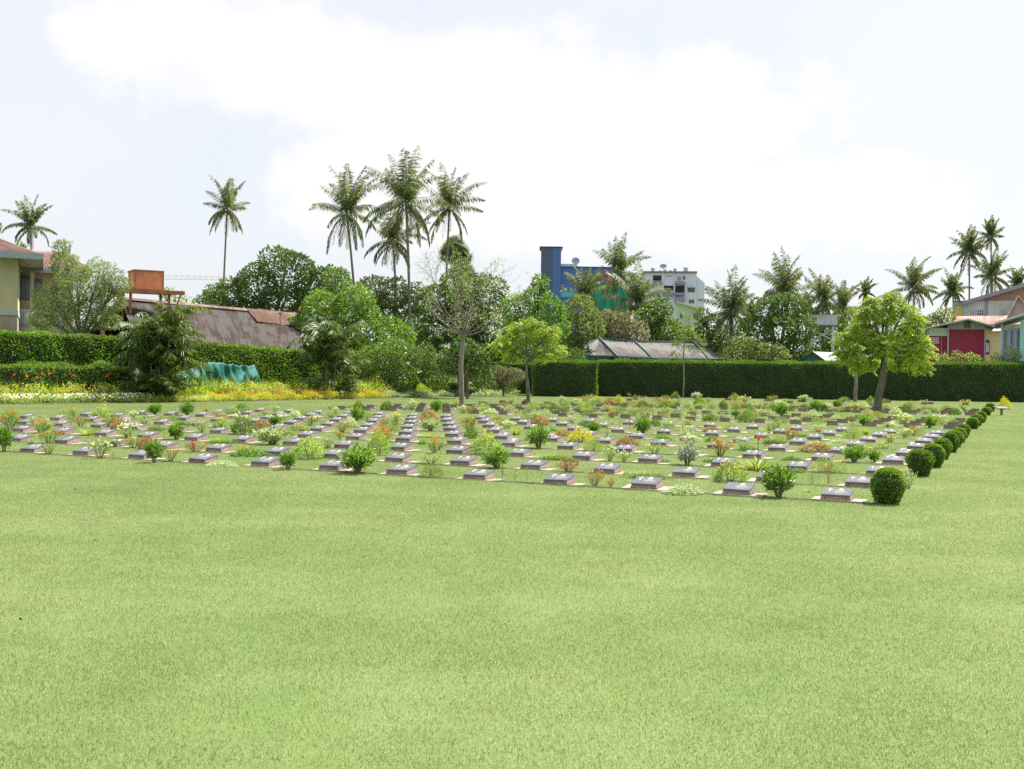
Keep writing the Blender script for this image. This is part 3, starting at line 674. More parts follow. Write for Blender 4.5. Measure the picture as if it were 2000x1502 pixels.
for r in range(4):
    for i in range(20):
        fill(.928 * (i + .5) - .05, 10.05 + .95 * r, .8, KN, (.35, .65), (.18, .36))
        if i < 17: fill(.9 * (i + .5), crow(.9 * i) - .08 + 1.02 * r, .75, KN, (.4, .7), (.2, .4))

# clipped bushes at the row ends
def topiary_mesh(seed):
    rg = np.random.default_rng(seed); m_ = MB(); n = 5200
    def prof_(z): return np.where(z < .6, .56 + .44 * (np.clip(z / .6, 0, 1)) ** .75, np.sqrt(np.clip(1 - (np.clip(z - .6, 0, 1) / .42) ** 2.6, 0, 1)))
    z = rg.random(n) ** .8; z[: n // 4] = .8 + .2 * rg.random(n // 4) ** .5; an_ = rg.random(n) * 6.283
    pr = prof_(z); hv = np.stack([np.cos(an_), np.sin(an_)], 1); lump = 1 + .07 * np.sin(an_ * 4 + seed * 2 + z * 5) + .03 * np.sin(an_ * 9 - z * 11)
    top = z > .8; pr = np.where(top, pr * np.sqrt(rg.random(n)) ** .6, pr); u = np.stack([hv[:, 0], hv[:, 1], np.where(top, 1.2, .15)], 1)
    rr = rg.uniform(.88, 1.0, n); P = np.stack([hv[:, 0] * pr * .5 * rr * lump, hv[:, 1] * pr * .5 * rr * lump, .02 + .98 * np.where(top, np.maximum(z, .6 + .42 * np.clip(1 - pr ** 2, 0, 1) ** .38), z)], 1)
    m_.leaves(P, u + rg.normal(size=u.shape) * .75, rg.uniform(.05, .08, n), rg.uniform(.032, .046, n), seed=seed)
    zz = np.linspace(.03, .93, 9); core = [float(prof_(np.array(z_))) * .42 for z_ in zz]
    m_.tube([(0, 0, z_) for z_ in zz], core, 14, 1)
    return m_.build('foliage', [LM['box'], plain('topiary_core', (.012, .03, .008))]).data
TM = [topiary_mesh(s_) for s_ in (1, 2, 3)]
TS = MB().tube([(0, 0, -.02), (0, 0, .3)], [.07, .05], 7).build('stem', M['bark']).data
for o in [x for x in bpy.data.objects if x.name.startswith(('foliage', 'stem')) and x.parent is None]: bpy.data.objects.remove(o)
for k, (px, py, w, h) in enumerate([(1738, 987, 67, 71), (1803, 932, 54, 53), (1826, 914.5, 46, 47), (1844, 898.5, 38, 42), (1860, 885, 35, 40), (1868, 874.5, 32, 34), (1877, 865.5, 29, 30), (1885, 856.5, 28, 28),
                                    (1903, 838.5, 26, 23), (1911, 833, 25, 24), (1919, 826.5, 21, 23), (1930, 812, 20, 17), (1936, 804.5, 20, 17)]):
    g = gp(px, py); s_ = F_PX / g[1]; W_ = w / s_; g = g + np.array([0, W_ * .3, 0])
    root = empty('topiary_bush', g, k * 1.3); root.scale = (W_ * .93 * rnd.uniform(.95, 1.05), W_ * .93, h / s_ * .95); root.rotation_euler = (rnd.gauss(0, .03), rnd.gauss(0, .03), k * 1.3)
    a = bpy.data.objects.new('foliage', TM[k % 3]); COL.objects.link(a); a.parent = root
    a = bpy.data.objects.new('stem', TS); COL.objects.link(a); a.parent = root
    tag(root, f'clipped goblet-shaped dark green topiary bush, {ORD[k]} from the open lawn' if k else 'largest clipped topiary bush with orange-tinged top, at the front row end', 'topiary', 'clipped bushes lining the row ends')
# small sign stand
g = gp(1956, 811.5)
root = empty('sign_stand', g, .3); tag(root, 'small dark metal stand with flat top on the lawn by golden bush', 'stand')
MB().box(-.035, .035, -.035, .035, 0, .3).box(-.11, .11, -.08, .08, 0, .02).build('post', M['bark'], root)
MB().slab([(-.3, -.2, .33), (.3, -.2, .33), (.3, .2, .4), (-.3, .2, .4)], .03).build('top_plate', plain('stand_plate', (.1, .1, .1)), root)

# ------------------------------------------------------------------ hedges
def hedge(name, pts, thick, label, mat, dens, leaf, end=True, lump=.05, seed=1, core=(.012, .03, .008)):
    """pts: front bottom line [(x, y, top_z)]; leaves cover front, top and ends of a clipped wall of foliage"""
    rg = np.random.default_rng(seed); m_ = MB()
    pts = np.array(pts, float)
    for k in range(len(pts) - 1):
        a, b = pts[k], pts[k + 1]; d = (b - a)[:2]; Lh = np.hypot(*d); d /= Lh; nrm = np.array([d[1], -d[0]])   # towards viewer
        if nrm[1] > 0: nrm = -nrm
        bk = -nrm * thick
        q = .12
        c = [a[:2] + bk * (q / thick) + (d * q if k == 0 else 0), b[:2] + bk * (q / thick) - (d * q if k == len(pts) - 2 else 0), b[:2] + bk, a[:2] + bk]
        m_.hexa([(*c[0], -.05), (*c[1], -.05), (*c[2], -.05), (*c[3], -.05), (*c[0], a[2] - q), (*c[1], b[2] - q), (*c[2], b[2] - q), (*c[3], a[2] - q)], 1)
        def put(n, fu, fv, nor):
            u = rg.random(n); v = rg.random(n); P, N_ = fu(u, v), np.broadcast_to(nor, (n, 3)).copy()
            wob = lump * (np.sin(P[:, 0] * 2.1 + P[:, 1] * 1.3) + np.sin(P[:, 2] * 3 + P[:, 0] * 4.2 + P[:, 1]) + rg.normal(size=n) * .7)
            P = P + N_ * (wob - rg.random(n) * .1)[:, None]; P[:, 2] = np.maximum(P[:, 2], .03)
            m_.leaves(P, N_ * .8 + rg.normal(size=(n, 3)) * .75 + [0, 0, .25], rg.uniform(.75, 1.25, n) * leaf, rg.uniform(.4, .6, n) * leaf, seed=seed)
        zt = (a[2] + b[2]) / 2
        put(int(dens * Lh * zt), lambda u, v: np.stack([a[0] + (b[0] - a[0]) * u, a[1] + (b[1] - a[1]) * u, v * (a[2] + (b[2] - a[2]) * u)], 1), None, np.array([nrm[0], nrm[1], 0]))
        put(int(dens * Lh * thick * 1.3), lambda u, v: np.stack([a[0] + (b[0] - a[0]) * u + bk[0] * v, a[1] + (b[1] - a[1]) * u + bk[1] * v, a[2] + (b[2] - a[2]) * u], 1), None, np.array([0, 0, 1.0]))
        for e_, sg in ((a, -1), (b, 1)):
            if end and ((sg == 1 and k == len(pts) - 2) or (sg == -1 and k == 0)):
                put(int(dens * thick * zt * 1.5), lambda u, v, e_=e_: np.stack([e_[0] + bk[0] * u, e_[1] + bk[1] * u, v * e_[2]], 1), None, np.array([d[0] * sg, d[1] * sg, 0]))
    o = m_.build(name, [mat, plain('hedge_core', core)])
    tag(o, label, 'hedge'); return o
Ptop = lambda px, py, d: at(px, py, d)[2]
hedge('hedge', [(6.2, 79.0, 2.55), (20, 79.3, 2.62), (38.5, 80.0, 2.85)], 2.0, 'long clipped dark green hedge behind the far grave plots', LM['hedge'], 420, .085, seed=2)
hedge('hedge', [(1.6, 75.8, 2.45), (5.85, 75.9, 2.42)], 3.6, 'short hedge block with sunlit end, standing forward of the long hedge', LM['hedge'], 420, .085, seed=3)
hedge('hedge', [(-3.2, 86, 2.4), (1.55, 84.5, 2.3)], 1.6, 'dark hedge in shade beside the maroon shrub', LM['hedge'], 300, .1, seed=4)

# border edge on the left side of the lawn
EDGE = [gp(-260, 796.5)[:2], gp(0, 791)[:2], gp(250, 787.5)[:2], gp(500, 784)[:2], gp(660, 780.5)[:2], gp(860, 776.5)[:2], gp(1015, 771.5)[:2]]
EDGE = np.array(EDGE); EL = np.r_[0, np.cumsum(np.linalg.norm(np.diff(EDGE, axis=0), axis=1))]
def edge(s_, off=0):
    """point s_ metres along the bed edge, off metres back into the bed"""
    s_ = np.asarray(s_, float); x = np.interp(s_, EL, EDGE[:, 0]); y = np.interp(s_, EL, EDGE[:, 1])
    d0 = (EDGE[1] - EDGE[0]) / (EL[1] - EL[0]); d1 = (EDGE[-1] - EDGE[-2]) / (EL[-1] - EL[-2])
    lo = np.minimum(s_ - EL[0], 0); hi = np.maximum(s_ - EL[-1], 0); x = x + lo * d0[0] + hi * d1[0]; y = y + lo * d0[1] + hi * d1[1]
    return x - off * .86, y + off * .5
def s_at(px, off=0): # arc length where the line off metres behind the edge crosses picture column px
    ss = np.linspace(-14, EL[-1] + 16, 400); x, y = edge(ss, off); return float(np.interp((px - 1000) / F_PX, x / y, ss))
S0, S1 = EL[0], EL[-1]
def px_at(s_): x, y = edge(s_); return 1000 + F_PX * float(x / y)
def hpts(s0, s1, off, z0, z1, n=6):
    r_ = []
    for k in range(n):
        s_ = s0 + (s1 - s0) * k / (n - 1); x, y = edge(s_, off); r_.append((float(x), float(y), z0 + (z1 - z0) * k / (n - 1)))
    return r_
LM['hedgeL'] = leaf_mat('leaves_left_hedge', [(.05, .11, .014), (.11, .22, .026), (.18, .33, .045), (.27, .42, .06)], trans=.35, rough=.5)
sa, sb, sc_ = s_at(345, 3.9), s_at(330, 3.6), s_at(690, 3.6)
hedge('hedge', hpts(S0, sa, 3.9, 3.15, 2.95), 1.6, 'broad leafy hedge below the yellow house, ending at the palm clump', LM['hedgeL'], 380, .11, lump=.035, seed=5)
hedge('hedge', hpts(sb - 1, sc_, 3.6, 2.95, 2.55), 1.5, 'leafy hedge in front of the rusty roof, above the green netting', LM['hedgeL'], 360, .11, lump=.035, seed=6)
hedge('shrub_row', hpts(S0, s_at(262, 2.5), 2.5, 1.62, 1.6), 1.2, 'lower olive green shrub row in front of the leafy hedge', LM['mango'], 420, .1, lump=.08, seed=7)

def bed(name, s0, s1, o0, o1, n, maker, mats, label, cat):
    if s0 != S0: s0 = s_at(px_at(s0), (o0 + o1) / 2)
    if s1 != S1: s1 = s_at(px_at(s1), (o0 + o1) / 2)
    rg = np.random.default_rng(int(s0 * 10 + o0 * 7) + 5); m_ = MB()
    S = s0 + (s1 - s0) * rg.random(n); O = o0 + (o1 - o0) * rg.random(n); x, y = edge(S, O)
    maker(m_, rg, np.stack([x, y, np.zeros(n)], 1), (O - o0) / (o1 - o0 + 1e-6))
    tag(m_.build(name, mats), label, cat, kind='stuff')
def mk_mound(hh, leaf, per, fl=None, fs=.05, frac=.35):
    def f(m_, rg, P, v):
        n = len(P); Q = np.repeat(P, per, 0); vv = np.repeat(v, per)
        Q = Q + rg.normal(size=Q.shape) * [.14, .14, 0]; Q[:, 2] = rg.random(len(Q)) ** .6 * hh * (.65 + .45 * np.sin(Q[:, 0] * 3.1 + Q[:, 1] * 2.3) * .5 + .25 * vv)
        m_.leaves(Q, rg.normal(size=Q.shape) * .8 + [0, 0, .5], rg.uniform(.8, 1.2, len(Q)) * leaf, leaf * .4)
        if fl:
            K = Q[rg.random(len(Q)) < frac / per * 2]; K = K * [1, 1, 0] + np.stack([0 * K[:, 0], 0 * K[:, 0], hh * rg.uniform(.55, 1.05, len(K))], 1)
            D = rg.normal(size=(len(K) * 3, 3)) * .7 + [.1, -.5, .8]; m_.leaves(np.repeat(K, 3, 0), D, fs, fs * .8, mi=1, fold=.1)
    return f
def mk_blade(L, W, n_per, droop, fl=None, fs=.09, frac=.1):
    def f(m_, rg, P, v):
        Q = np.repeat(P, n_per, 0) + rg.normal(size=(len(P) * n_per, 3)) * [.07, .07, 0]
        D = rg.normal(size=Q.shape) * [.55, .55, 0] + [0, 0, 1]
        m_.blades(Q, D, rg.uniform(.7, 1.15, len(Q)) * L, W, rg.uniform(.2, .9, len(Q)) * droop, seg=3, seed=9)
        if fl:
            K = P[rg.random(len(P)) < frac] + [0, 0, L * .95]; K[:, 2] += rg.normal(size=len(K)) * .1
            m_.leaves(np.repeat(K, 5, 0), rg.normal(size=(len(K) * 5, 3)) + [0, -.4, .4], fs, fs * .7, mi=1, fold=.1)
    return f
x_ = s_at
bed('bed_soil_edge', S0, S1, -.03, .1, 10, lambda m_, rg, P, v: m_.add([(*p_, z_) for s__ in np.linspace(S0, S1, 60) for p_, z_ in ((np.array(edge(s__, -.04)), .0), (np.array(edge(s__, .02)), .03), (np.array(edge(s__, .35)), .05))],
    [(3 * k + q, 3 * k + q + 1, 3 * k + 4 + q, 3 * k + 3 + q) for k in range(59) for q in range(2)]), [M['soil']], 'strip of bare brown soil along the flower border', 'soil')
bpy.data.objects['bed_soil_edge']['kind'] = 'structure'
bed('white_flowers', S0, x_(290), .1, 1.1, 420, mk_mound(.4, .08, 18, 'w', .06, 1.3), [LM['light'], FL['white']], 'white flowers and grey-green foliage along the lawn edge', 'flowers')
bed('yellow_foliage', S0, x_(275), 1.0, 2.0, 260, mk_mound(.8, .13, 22, 'y', .055, .4), [LM['variegated'], FL['yellow']], 'yellow-green variegated foliage behind the white flowers', 'foliage')
bed('golden_grass', x_(262), x_(470), .1, 1.5, 430, mk_blade(.5, .022, 15, .8), [LM['variegated'], FL['yellow']], 'mounds of bright yellow-green grass at the bed edge', 'grass')
bed('orange_flowers', x_(410), x_(745), .1, 1.0, 620, mk_mound(.45, .09, 18, 'o', .045, .5), [LM['gold'], FL['orange']], 'band of orange and yellow flowers along the border', 'flowers')
bed('cream_foliage', x_(440), x_(760), .9, 1.9, 330, mk_mound(.85, .14, 20, 'y', .055, .25), [LM['variegated'], FL['yellow']], 'cream and yellow foliage above the orange flowers', 'foliage')
bed('red_canna_bed', S0, x_(280), 1.9, 2.7, 180, mk_blade(1.25, .055, 14, .7, 'r', .1, .16), [LM['lily'], FL['coral']], 'tall green leaves with red blooms below the olive shrubs', 'flowers')
bed('strappy_leaves', x_(330), x_(740), 1.8, 2.9, 520, mk_blade(1.35, .045, 15, .75), [LM['lily'], FL['yellow']], 'upright strappy green leaves in the middle of the border', 'foliage')
bed('daylily_leaves', x_(700), x_(985), 1.3, 2.8, 620, mk_blade(1.6, .055, 15, .95), [LM['lily'], FL['yellow']], 'bright yellow-green arching leaves beside the silver edging', 'foliage')
bed('silver_edging', x_(745), S1, .1, .9, 560, mk_mound(.45, .085, 20), [LM['silver']], 'low silvery green edging plants at the lawn corner', 'foliage')
for k, px in enumerate((372, 392, 412, 432, 452, 478, 498)):   # pointed tips in front of the netting
    rg = np.random.default_rng(k + 40); x, y = edge(s_at(px, 2.5), 2.5 + rg.normal() * .06); hh = rg.uniform(1.15, 1.4); a_ = rg.random(620) * 6.28; z_ = rg.random(620) ** 1.2 * hh; q_ = (hh - z_) * .3 * rg.uniform(.6, 1, 620)
    m_ = MB().leaves(np.stack([np.cos(a_) * q_, np.sin(a_) * q_, z_], 1), np.stack([np.cos(a_), np.sin(a_), a_ * 0 + 1.2], 1) + rg.normal(size=(620, 3)) * .25, .1, .03)
    m_.tube([(0, 0, 0), (0, 0, hh * .8)], [.03, .01], 5, 1); o = m_.build('dwarf_conifer', [LM['mid'], M['twig']]); o.location = (float(x), float(y), 0)
    tag(o, f'small pointed dark conifer before the teal netting, {ORD[k]} from the big palm clump', 'conifer', 'dwarf conifers in front of the netting')

# green shade netting draped below the hedge
rg = np.random.default_rng(4); m_ = MB(); s0, s1 = s_at(347, 3.2), s_at(502, 3.2); nu, nv = 60, 16; V = []
for i in range(nu):
    for j in range(nv):
        a, b = i / (nu - 1), j / (nv - 1); s__ = s0 + (s1 - s0) * a
        top = 1.86 + .1 * math.sin(a * 5 + .5) - 1.0 * max(0, .4 - a) * 1.6 + .03 * math.sin(a * 40) + .02 * math.sin(a * 97)
        wv = .05 * math.sin(a * 34 + b * 5 + 2 * math.sin(a * 9)) * (1 - .3 * b) + .03 * math.sin(a * 71 + b * 7) + .07 * math.sin(a * 8 - b * 6)
        x, y = edge(s__, 3.25 - .25 * (1 - b) + wv); V.append((float(x), float(y), .5 + (top - .5) * b))
m_.add(V, [(i * nv + j, (i + 1) * nv + j, (i + 1) * nv + j + 1, i * nv + j + 1) for i in range(nu - 1) for j in range(nv - 1)])
o = m_.build('shade_netting', noise_mat('green_netting', (.008, .085, .068), (.02, .165, .13), 2.5, .65, coord='World', bump=.3), smooth=True)
sm = o.modifiers.new('thickness', 'SOLIDIFY'); sm.thickness = .006
tag(o, 'teal green shade netting draped under the clipped hedge', 'netting')

# ------------------------------------------------------------------ trees
def crown_pts(rg, lobes, leafL, dens, nsub=11, depth=.22):
    Ps, Us = [], []
    for (c, r) in lobes:
        n = int(dens * 4 * math.pi * r * r / (leafL * leafL * .22) * .6)
        u = rg.normal(size=(n, 3)); u /= np.linalg.norm(u, axis=1)[:, None]
        sub = rg.normal(size=(nsub, 3)); sub /= np.linalg.norm(sub, axis=1)[:, None]; amp = rg.uniform(.55, 1, nsub)
        dt = (np.clip(u @ sub.T, -1, 1)); cap = np.max(np.exp(-(1 - dt) * 7) * amp, axis=1)
        f = 1 - depth - .1 + (depth + .1) * cap
        inn = rg.random(n) < .3
        f = f * np.where(inn, rg.uniform(.45, .95, n), rg.uniform(.93, 1.04, n))
        P = c + u * (r * f)[:, None] * [1, 1, .88]
        keep = np.ones(n, bool)
        for (c2, r2) in lobes:
            if c2 is c: continue
            keep &= np.linalg.norm((P - c2) / [1, 1, .88], axis=1) > r2 * .62
        Ps.append(P[keep]); Us.append(u[keep])
    return np.vstack(Ps), np.vstack(Us)
def tree(name, d, lobes_px, mat, label, cat='tree', leaf=None, dens=1.0, base=None, group=None, seed=0, trunk=.22, bark='bark', dj=.5, aspect=.42, droop=.35, flowers=None, depth=.24):
    rg = np.random.default_rng(seed + int(d) * 3 + int(lobes_px[0][0])); s_ = F_PX / d
    lobes = []
    for q in lobes_px:
        r = q[2] / s_; c = at(q[0], q[1], d + (q[3] if len(q) > 3 else rg.uniform(-dj, dj) * r)); c[2] = max(c[2], r * .8); lobes.append((c, r))
    C = np.mean([c for c, r in lobes], axis=0); bx = np.array([C[0], C[1], 0]) if base is None else np.array([*gp(*base)[:2], 0])
    root = empty(name, bx); off = bx
    leafL = leaf or max(.16, .0036 * d)
    P, U_ = crown_pts(rg, lobes, leafL, dens, depth=depth)
    ok = P[:, 2] > .1; P, U_ = P[ok], U_[ok]
    m_ = MB(); m_.leaves(P - off, U_ * .7 + rg.normal(size=P.shape) * .7 - [0, 0, droop], rg.uniform(.7, 1.25, len(P)) * leafL, rg.uniform(.8, 1.2, len(P)) * leafL * aspect, seed=seed)
    m_.build('crown', [LM[mat]], root)
    tb = MB(); z1 = C[2] - off[2]
    fork = np.array([(C - off)[0] * .6, (C - off)[1] * .6, z1 * .55])
    tb.tube([(0, 0, -.1), fork * [.3, .3, .5], fork], [trunk * 1.15, trunk, trunk * .8], 8)
    for c, r in lobes:
        e_ = c - off; mid = (fork + e_) / 2 + [0, 0, r * .1]; tb.tube([fork, mid, e_ + [0, 0, r * .3]], [trunk * .6, trunk * .4, trunk * .12], 6)
        for k in range(4):
            a = rg.normal(size=3); a[2] = abs(a[2]); a /= np.linalg.norm(a); tb.tube([mid, (mid + e_ + a * r * .4) / 2, e_ + a * r * .8], [trunk * .25, trunk * .16, trunk * .04], 4)
    tb.build('trunk', [M[bark]], root, smooth=True)
    if flowers:
        idx = rg.choice(len(P), flowers[1]); K = P[idx] - off + U_[idx] * .1
        MB().leaves(np.repeat(K, 4, 0), rg.normal(size=(len(K) * 4, 3)) + [0, -.5, .5], .11, .09, fold=.1).build('blossoms', [FL[flowers[0]]], root)
    tag(root, label, cat, group); return root
TG = 'trees and shrubs behind the cemetery hedges'
tree('mango_tree', 95, [(560, 535, 72), (500, 560, 58), (615, 560, 50), (455, 575, 40), (560, 600, 75), (425, 590, 30), (480, 620, 50), (640, 545, 32)], 'dark', 'big dark rounded mango tree rising behind the rusty roof', group=TG, seed=1, trunk=.45)
tree('mango_tree', 90, [(655, 545, 36), (690, 580, 40), (640, 590, 40)], 'mid', 'mid green tree tucked behind the first coconut trunk', group=TG, seed=2)
tree('mango_tree', 78, [(630, 610, 58), (690, 600, 52), (640, 660, 62), (720, 650, 62), (590, 645, 42), (770, 660, 50), (690, 700, 60), (790, 700, 40)], 'mango', 'broad bright green mango tree beside the rusty roof', group=TG, seed=3, trunk=.35)
tree('flowering_shrub', 67, [(720, 705, 42), (770, 695, 46), (825, 705, 42), (790, 735, 40), (735, 740, 38), (850, 735, 34), (690, 730, 28)], 'mid', 'large shrub with tiny white flowers at the end of the border', 'shrub', group=TG, seed=4, trunk=.08, leaf=.17, flowers=('white', 60))
tree('leafy_tree', 100, [(730, 565, 38), (770, 575, 42), (810, 585, 40), (740, 610, 45), (800, 640, 50)], 'olive', 'olive green tree behind the two tallest coconut trunks', group=TG, seed=5)
tree('leafy_tree', 88, [(850, 590, 48), (900, 560, 50), (950, 575, 48), (905, 620, 58), (960, 640, 50), (850, 650, 45), (915, 690, 50), (980, 690, 40)], 'dark', 'dark dense tree directly behind the bare tree', group=TG, seed=6, trunk=.3)
tree('leafy_tree', 84, [(1010, 600, 36), (1045, 580, 32), (1075, 605, 36), (1055, 550, 20), (1020, 640, 44), (1080, 640, 40)], 'leafy', 'vivid green tree with a pointed shoot before the blue building', group=TG, seed=7)
tree('leafy_tree', 92, [(1130, 605, 38), (1120, 640, 40), (1150, 640, 34), (1115, 675, 38)], 'olive', 'soft grey-green tree beside the scaffold netting', group=TG, seed=8)
tree('leafy_tree', 97, [(1180, 630, 34), (1215, 635, 34), (1190, 665, 36), (1240, 650, 30), (1160, 670, 28)], 'lavender_shade', 'dull dark grey-green tree under the tall palm crowns', group=TG, seed=9)
tree('leafy_tree', 101, [(1265, 620, 30), (1290, 600, 28), (1300, 640, 32), (1280, 670, 34), (1330, 660, 30), (1240, 680, 24)], 'mid', 'small green tree between the thick palm and pale gable', group=TG, seed=10)
tree('leafy_tree', 106, [(1310, 650, 34), (1350, 665, 34), (1325, 680, 32), (1280, 690, 22)], 'feather', 'pale feathery tree behind the pavilion roof ridge', group=TG, seed=11, aspect=.3)
tree('leafy_tree', 100, [(1385, 640, 30), (1410, 660, 34), (1395, 690, 26), (1375, 615, 18)], 'dark', 'dark palm-like tree where the pavilion roof ends', group=TG, seed=12)
tree('leafy_tree', 90, [(1500, 610, 42), (1540, 600, 42), (1480, 650, 46), (1530, 650, 50), (1565, 640, 34), (1560, 685, 34), (1470, 690, 38)], 'dark', 'large dark tree mass behind the middle of the long hedge', group=TG, seed=13, trunk=.3)
tree('leafy_tree', 86, [(1450, 680, 32), (1490, 690, 30), (1430, 695, 22), (1520, 695, 26)], 'olive', 'greyish shrubby tree just above the hedge top', group=TG, seed=14)
tree('leafy_tree', 104, [(1620, 640, 34), (1660, 630, 34), (1600, 670, 34), (1590, 620, 24), (1640, 680, 34)], 'mid', 'green tree behind the grey water tank', group=TG, seed=15)
tree('leafy_tree', 100, [(1820, 635, 28), (1845, 620, 22), (1790, 640, 30), (1800, 680, 26)], 'olive', 'light green tree above the red house roof', group=TG, seed=16)
tree('leafy_tree', 66, [(905, 680, 30), (930, 700, 34), (880, 710, 30), (940, 735, 28)], 'dark', 'dark glossy shrub behind the bare tree trunk', 'shrub', group=TG, seed=17, trunk=.08)
tree('maroon_shrub', 74, [(975, 730, 22), (1005, 735, 24), (990, 750, 20), (965, 748, 18)], 'lavender_shade', 'rounded maroon-grey shrub at the corner of the hedges', 'shrub', seed=18, trunk=.06, leaf=.16)
tree('feathery_tree', 54, [(150, 560, 62), (100, 590, 50), (195, 545, 52), (125, 515, 36), (215, 590, 45), (150, 620, 55), (85, 625, 36), (120, 480, 22), (205, 625, 36), (235, 555, 28)], 'feather', 'loose feathery grey-green tree in front of the yellow house', leaf=.15, dens=1.1, seed=19, trunk=.14, aspect=.26, depth=.4, bark='bark_grey')
tree('leafy_tree', 110, [(420, 575, 26), (400, 590, 22), (470, 560, 22)], 'mid', 'small tree at the foot of the tall lone coconut palm', group=TG, seed=20)
tree('leafy_tree', 76, [(340, 580, 20), (365, 590, 16), (320, 570, 14)], 'light', 'thin pale tree beyond the orange tank platform', group=TG, seed=21, dens=.4)
tree('leafy_tree', 120, [(-10, 445, 14), (40, 480, 10), (-20, 470, 20)], 'mid', 'treetop showing above the yellow house roof', group=TG, seed=22)
for k, (px, py, r) in enumerate([(1840, 697, 10), (1870, 694, 12), (1895, 697, 10), (1945, 698, 13), (1975, 690, 18), (1908, 700, 9)]):
    tree('leafy_shrub', 83, [(px, py, r), (px + 8, py + 4, r * .8)], 'light', f'{ORD[k]} small light shrub poking above the hedge by the red house', 'shrub', seed=30 + k, trunk=.04, leaf=.2, dens=.6)
tree('leafy_shrub', 88, [(950, 715, 26), (1000, 708, 30), (1045, 704, 32), (1090, 702, 28), (1125, 700, 24), (1030, 680, 28), (980, 690, 26), (865, 690, 34), (835, 670, 30), (905, 705, 30)], 'mid', 'low shrub mass filling the gap behind the small lime tree', 'shrub', seed=70, trunk=.08, leaf=.22)
for k, (px, r, mt) in enumerate([(1100, 30, 'mid'), (1400, 28, 'mid'), (1690, 32, 'dark'), (1740, 30, 'mid'), (1350, 24, 'dark'), (1780, 26, 'mid')]):
    tree('leafy_tree', 112, [(px, 668, r), (px + 25, 675, r)], mt, f'{ORD[k]} of the low trees filling the skyline gaps', group=TG, seed=50 + k)

# lime green trees with long drooping leaflets
def lime_tree(base, lobes_px, label, seed, trunk_px, rt):
    rg = np.random.default_rng(seed); g = gp(*base); d = g[1]; s_ = F_PX / d; root = empty('young_lime_green_tree', g)
    lobes = [(at(q[0], q[1], d + rg.uniform(-.35, .35) * q[2] / s_ * 1.6), q[2] / s_) for q in lobes_px]
    m_ = MB(); P, U_ = crown_pts(rg, lobes, .5, 1.7, nsub=12, depth=.45)
    K = P; n = 13
    Q = np.repeat(K, n, 0); a = rg.random(len(K)) * 6.28; ax = np.stack([np.cos(a), np.sin(a), rg.uniform(-.5, .25, len(K))], 1)
    t_ = np.tile(np.linspace(0, 1, n), len(K))[:, None]; axr = np.repeat(ax, n, 0)
    sd = np.cross(axr, [0, 0, 1.0]) * np.tile(np.array([1, -1] * n)[:n], len(K))[:, None]
    Q = Q + axr * t_ * .34 - [0, 0, 1] * t_ ** 2 * .14
    m_.leaves(Q - g, axr * .45 + sd * .8 - [0, 0, .55] + rg.normal(size=Q.shape) * .15, rg.uniform(.11, .19, len(Q)), rg.uniform(.035, .05, len(Q)), seed=seed)
    m_.build('crown', [LM['lime']], root)
    tb = MB(); tp = [at(px, py, d) - g for px, py in trunk_px]; tb.tube(tp, np.linspace(rt, rt * .55, len(tp)), 9)
    for c, r in lobes:
        e_ = c - g; tb.tube([tp[-1] * .98, (tp[-1] + e_) / 2 - [0, 0, r * .15], e_ + [0, 0, r * .2]], [rt * .5, rt * .3, rt * .1], 6)
        for k in range(5):
            v = rg.normal(size=3); v /= np.linalg.norm(v); tb.tube([(tp[-1] + e_) / 2, e_, e_ + v * r * .8], [rt * .22, rt * .14, rt * .04], 4)
    tb.build('trunk', [M['bark_green']], root, smooth=True)
    tag(root, label, 'tree', 'young trees planted among the graves')
lime_tree((1033, 790), [(1028, 650, 32), (992, 660, 24), (1065, 655, 26), (972, 675, 18), (1005, 688, 20), (1062, 688, 22), (1088, 680, 16), (1042, 630, 20), (1005, 640, 18), (1080, 640, 14)], 'small bright lime green tree with flat-topped crown near the hedge block', 4,
          [(1033, 792), (1031, 760), (1028, 730), (1029, 700)], .11)
lime_tree((1713, 803), [(1725, 615, 38), (1682, 645, 34), (1778, 645, 34), (1662, 692, 28), (1728, 672, 38), (1785, 692, 28), (1742, 582, 24), (1806, 668, 20), (1648, 660, 22), (1800, 716, 20), (1700, 592, 22), (1688, 612, 22), (1768, 605, 24), (1755, 705, 24), (1640, 690, 16), (1700, 705, 24), (1675, 715, 16), (1812, 690, 14), (1790, 620, 16)], 'largest bright lime green tree with wide round crown before the long hedge', 5,
          [(1713, 806), (1716, 775), (1724, 740), (1726, 705), (1724, 680)], .21)
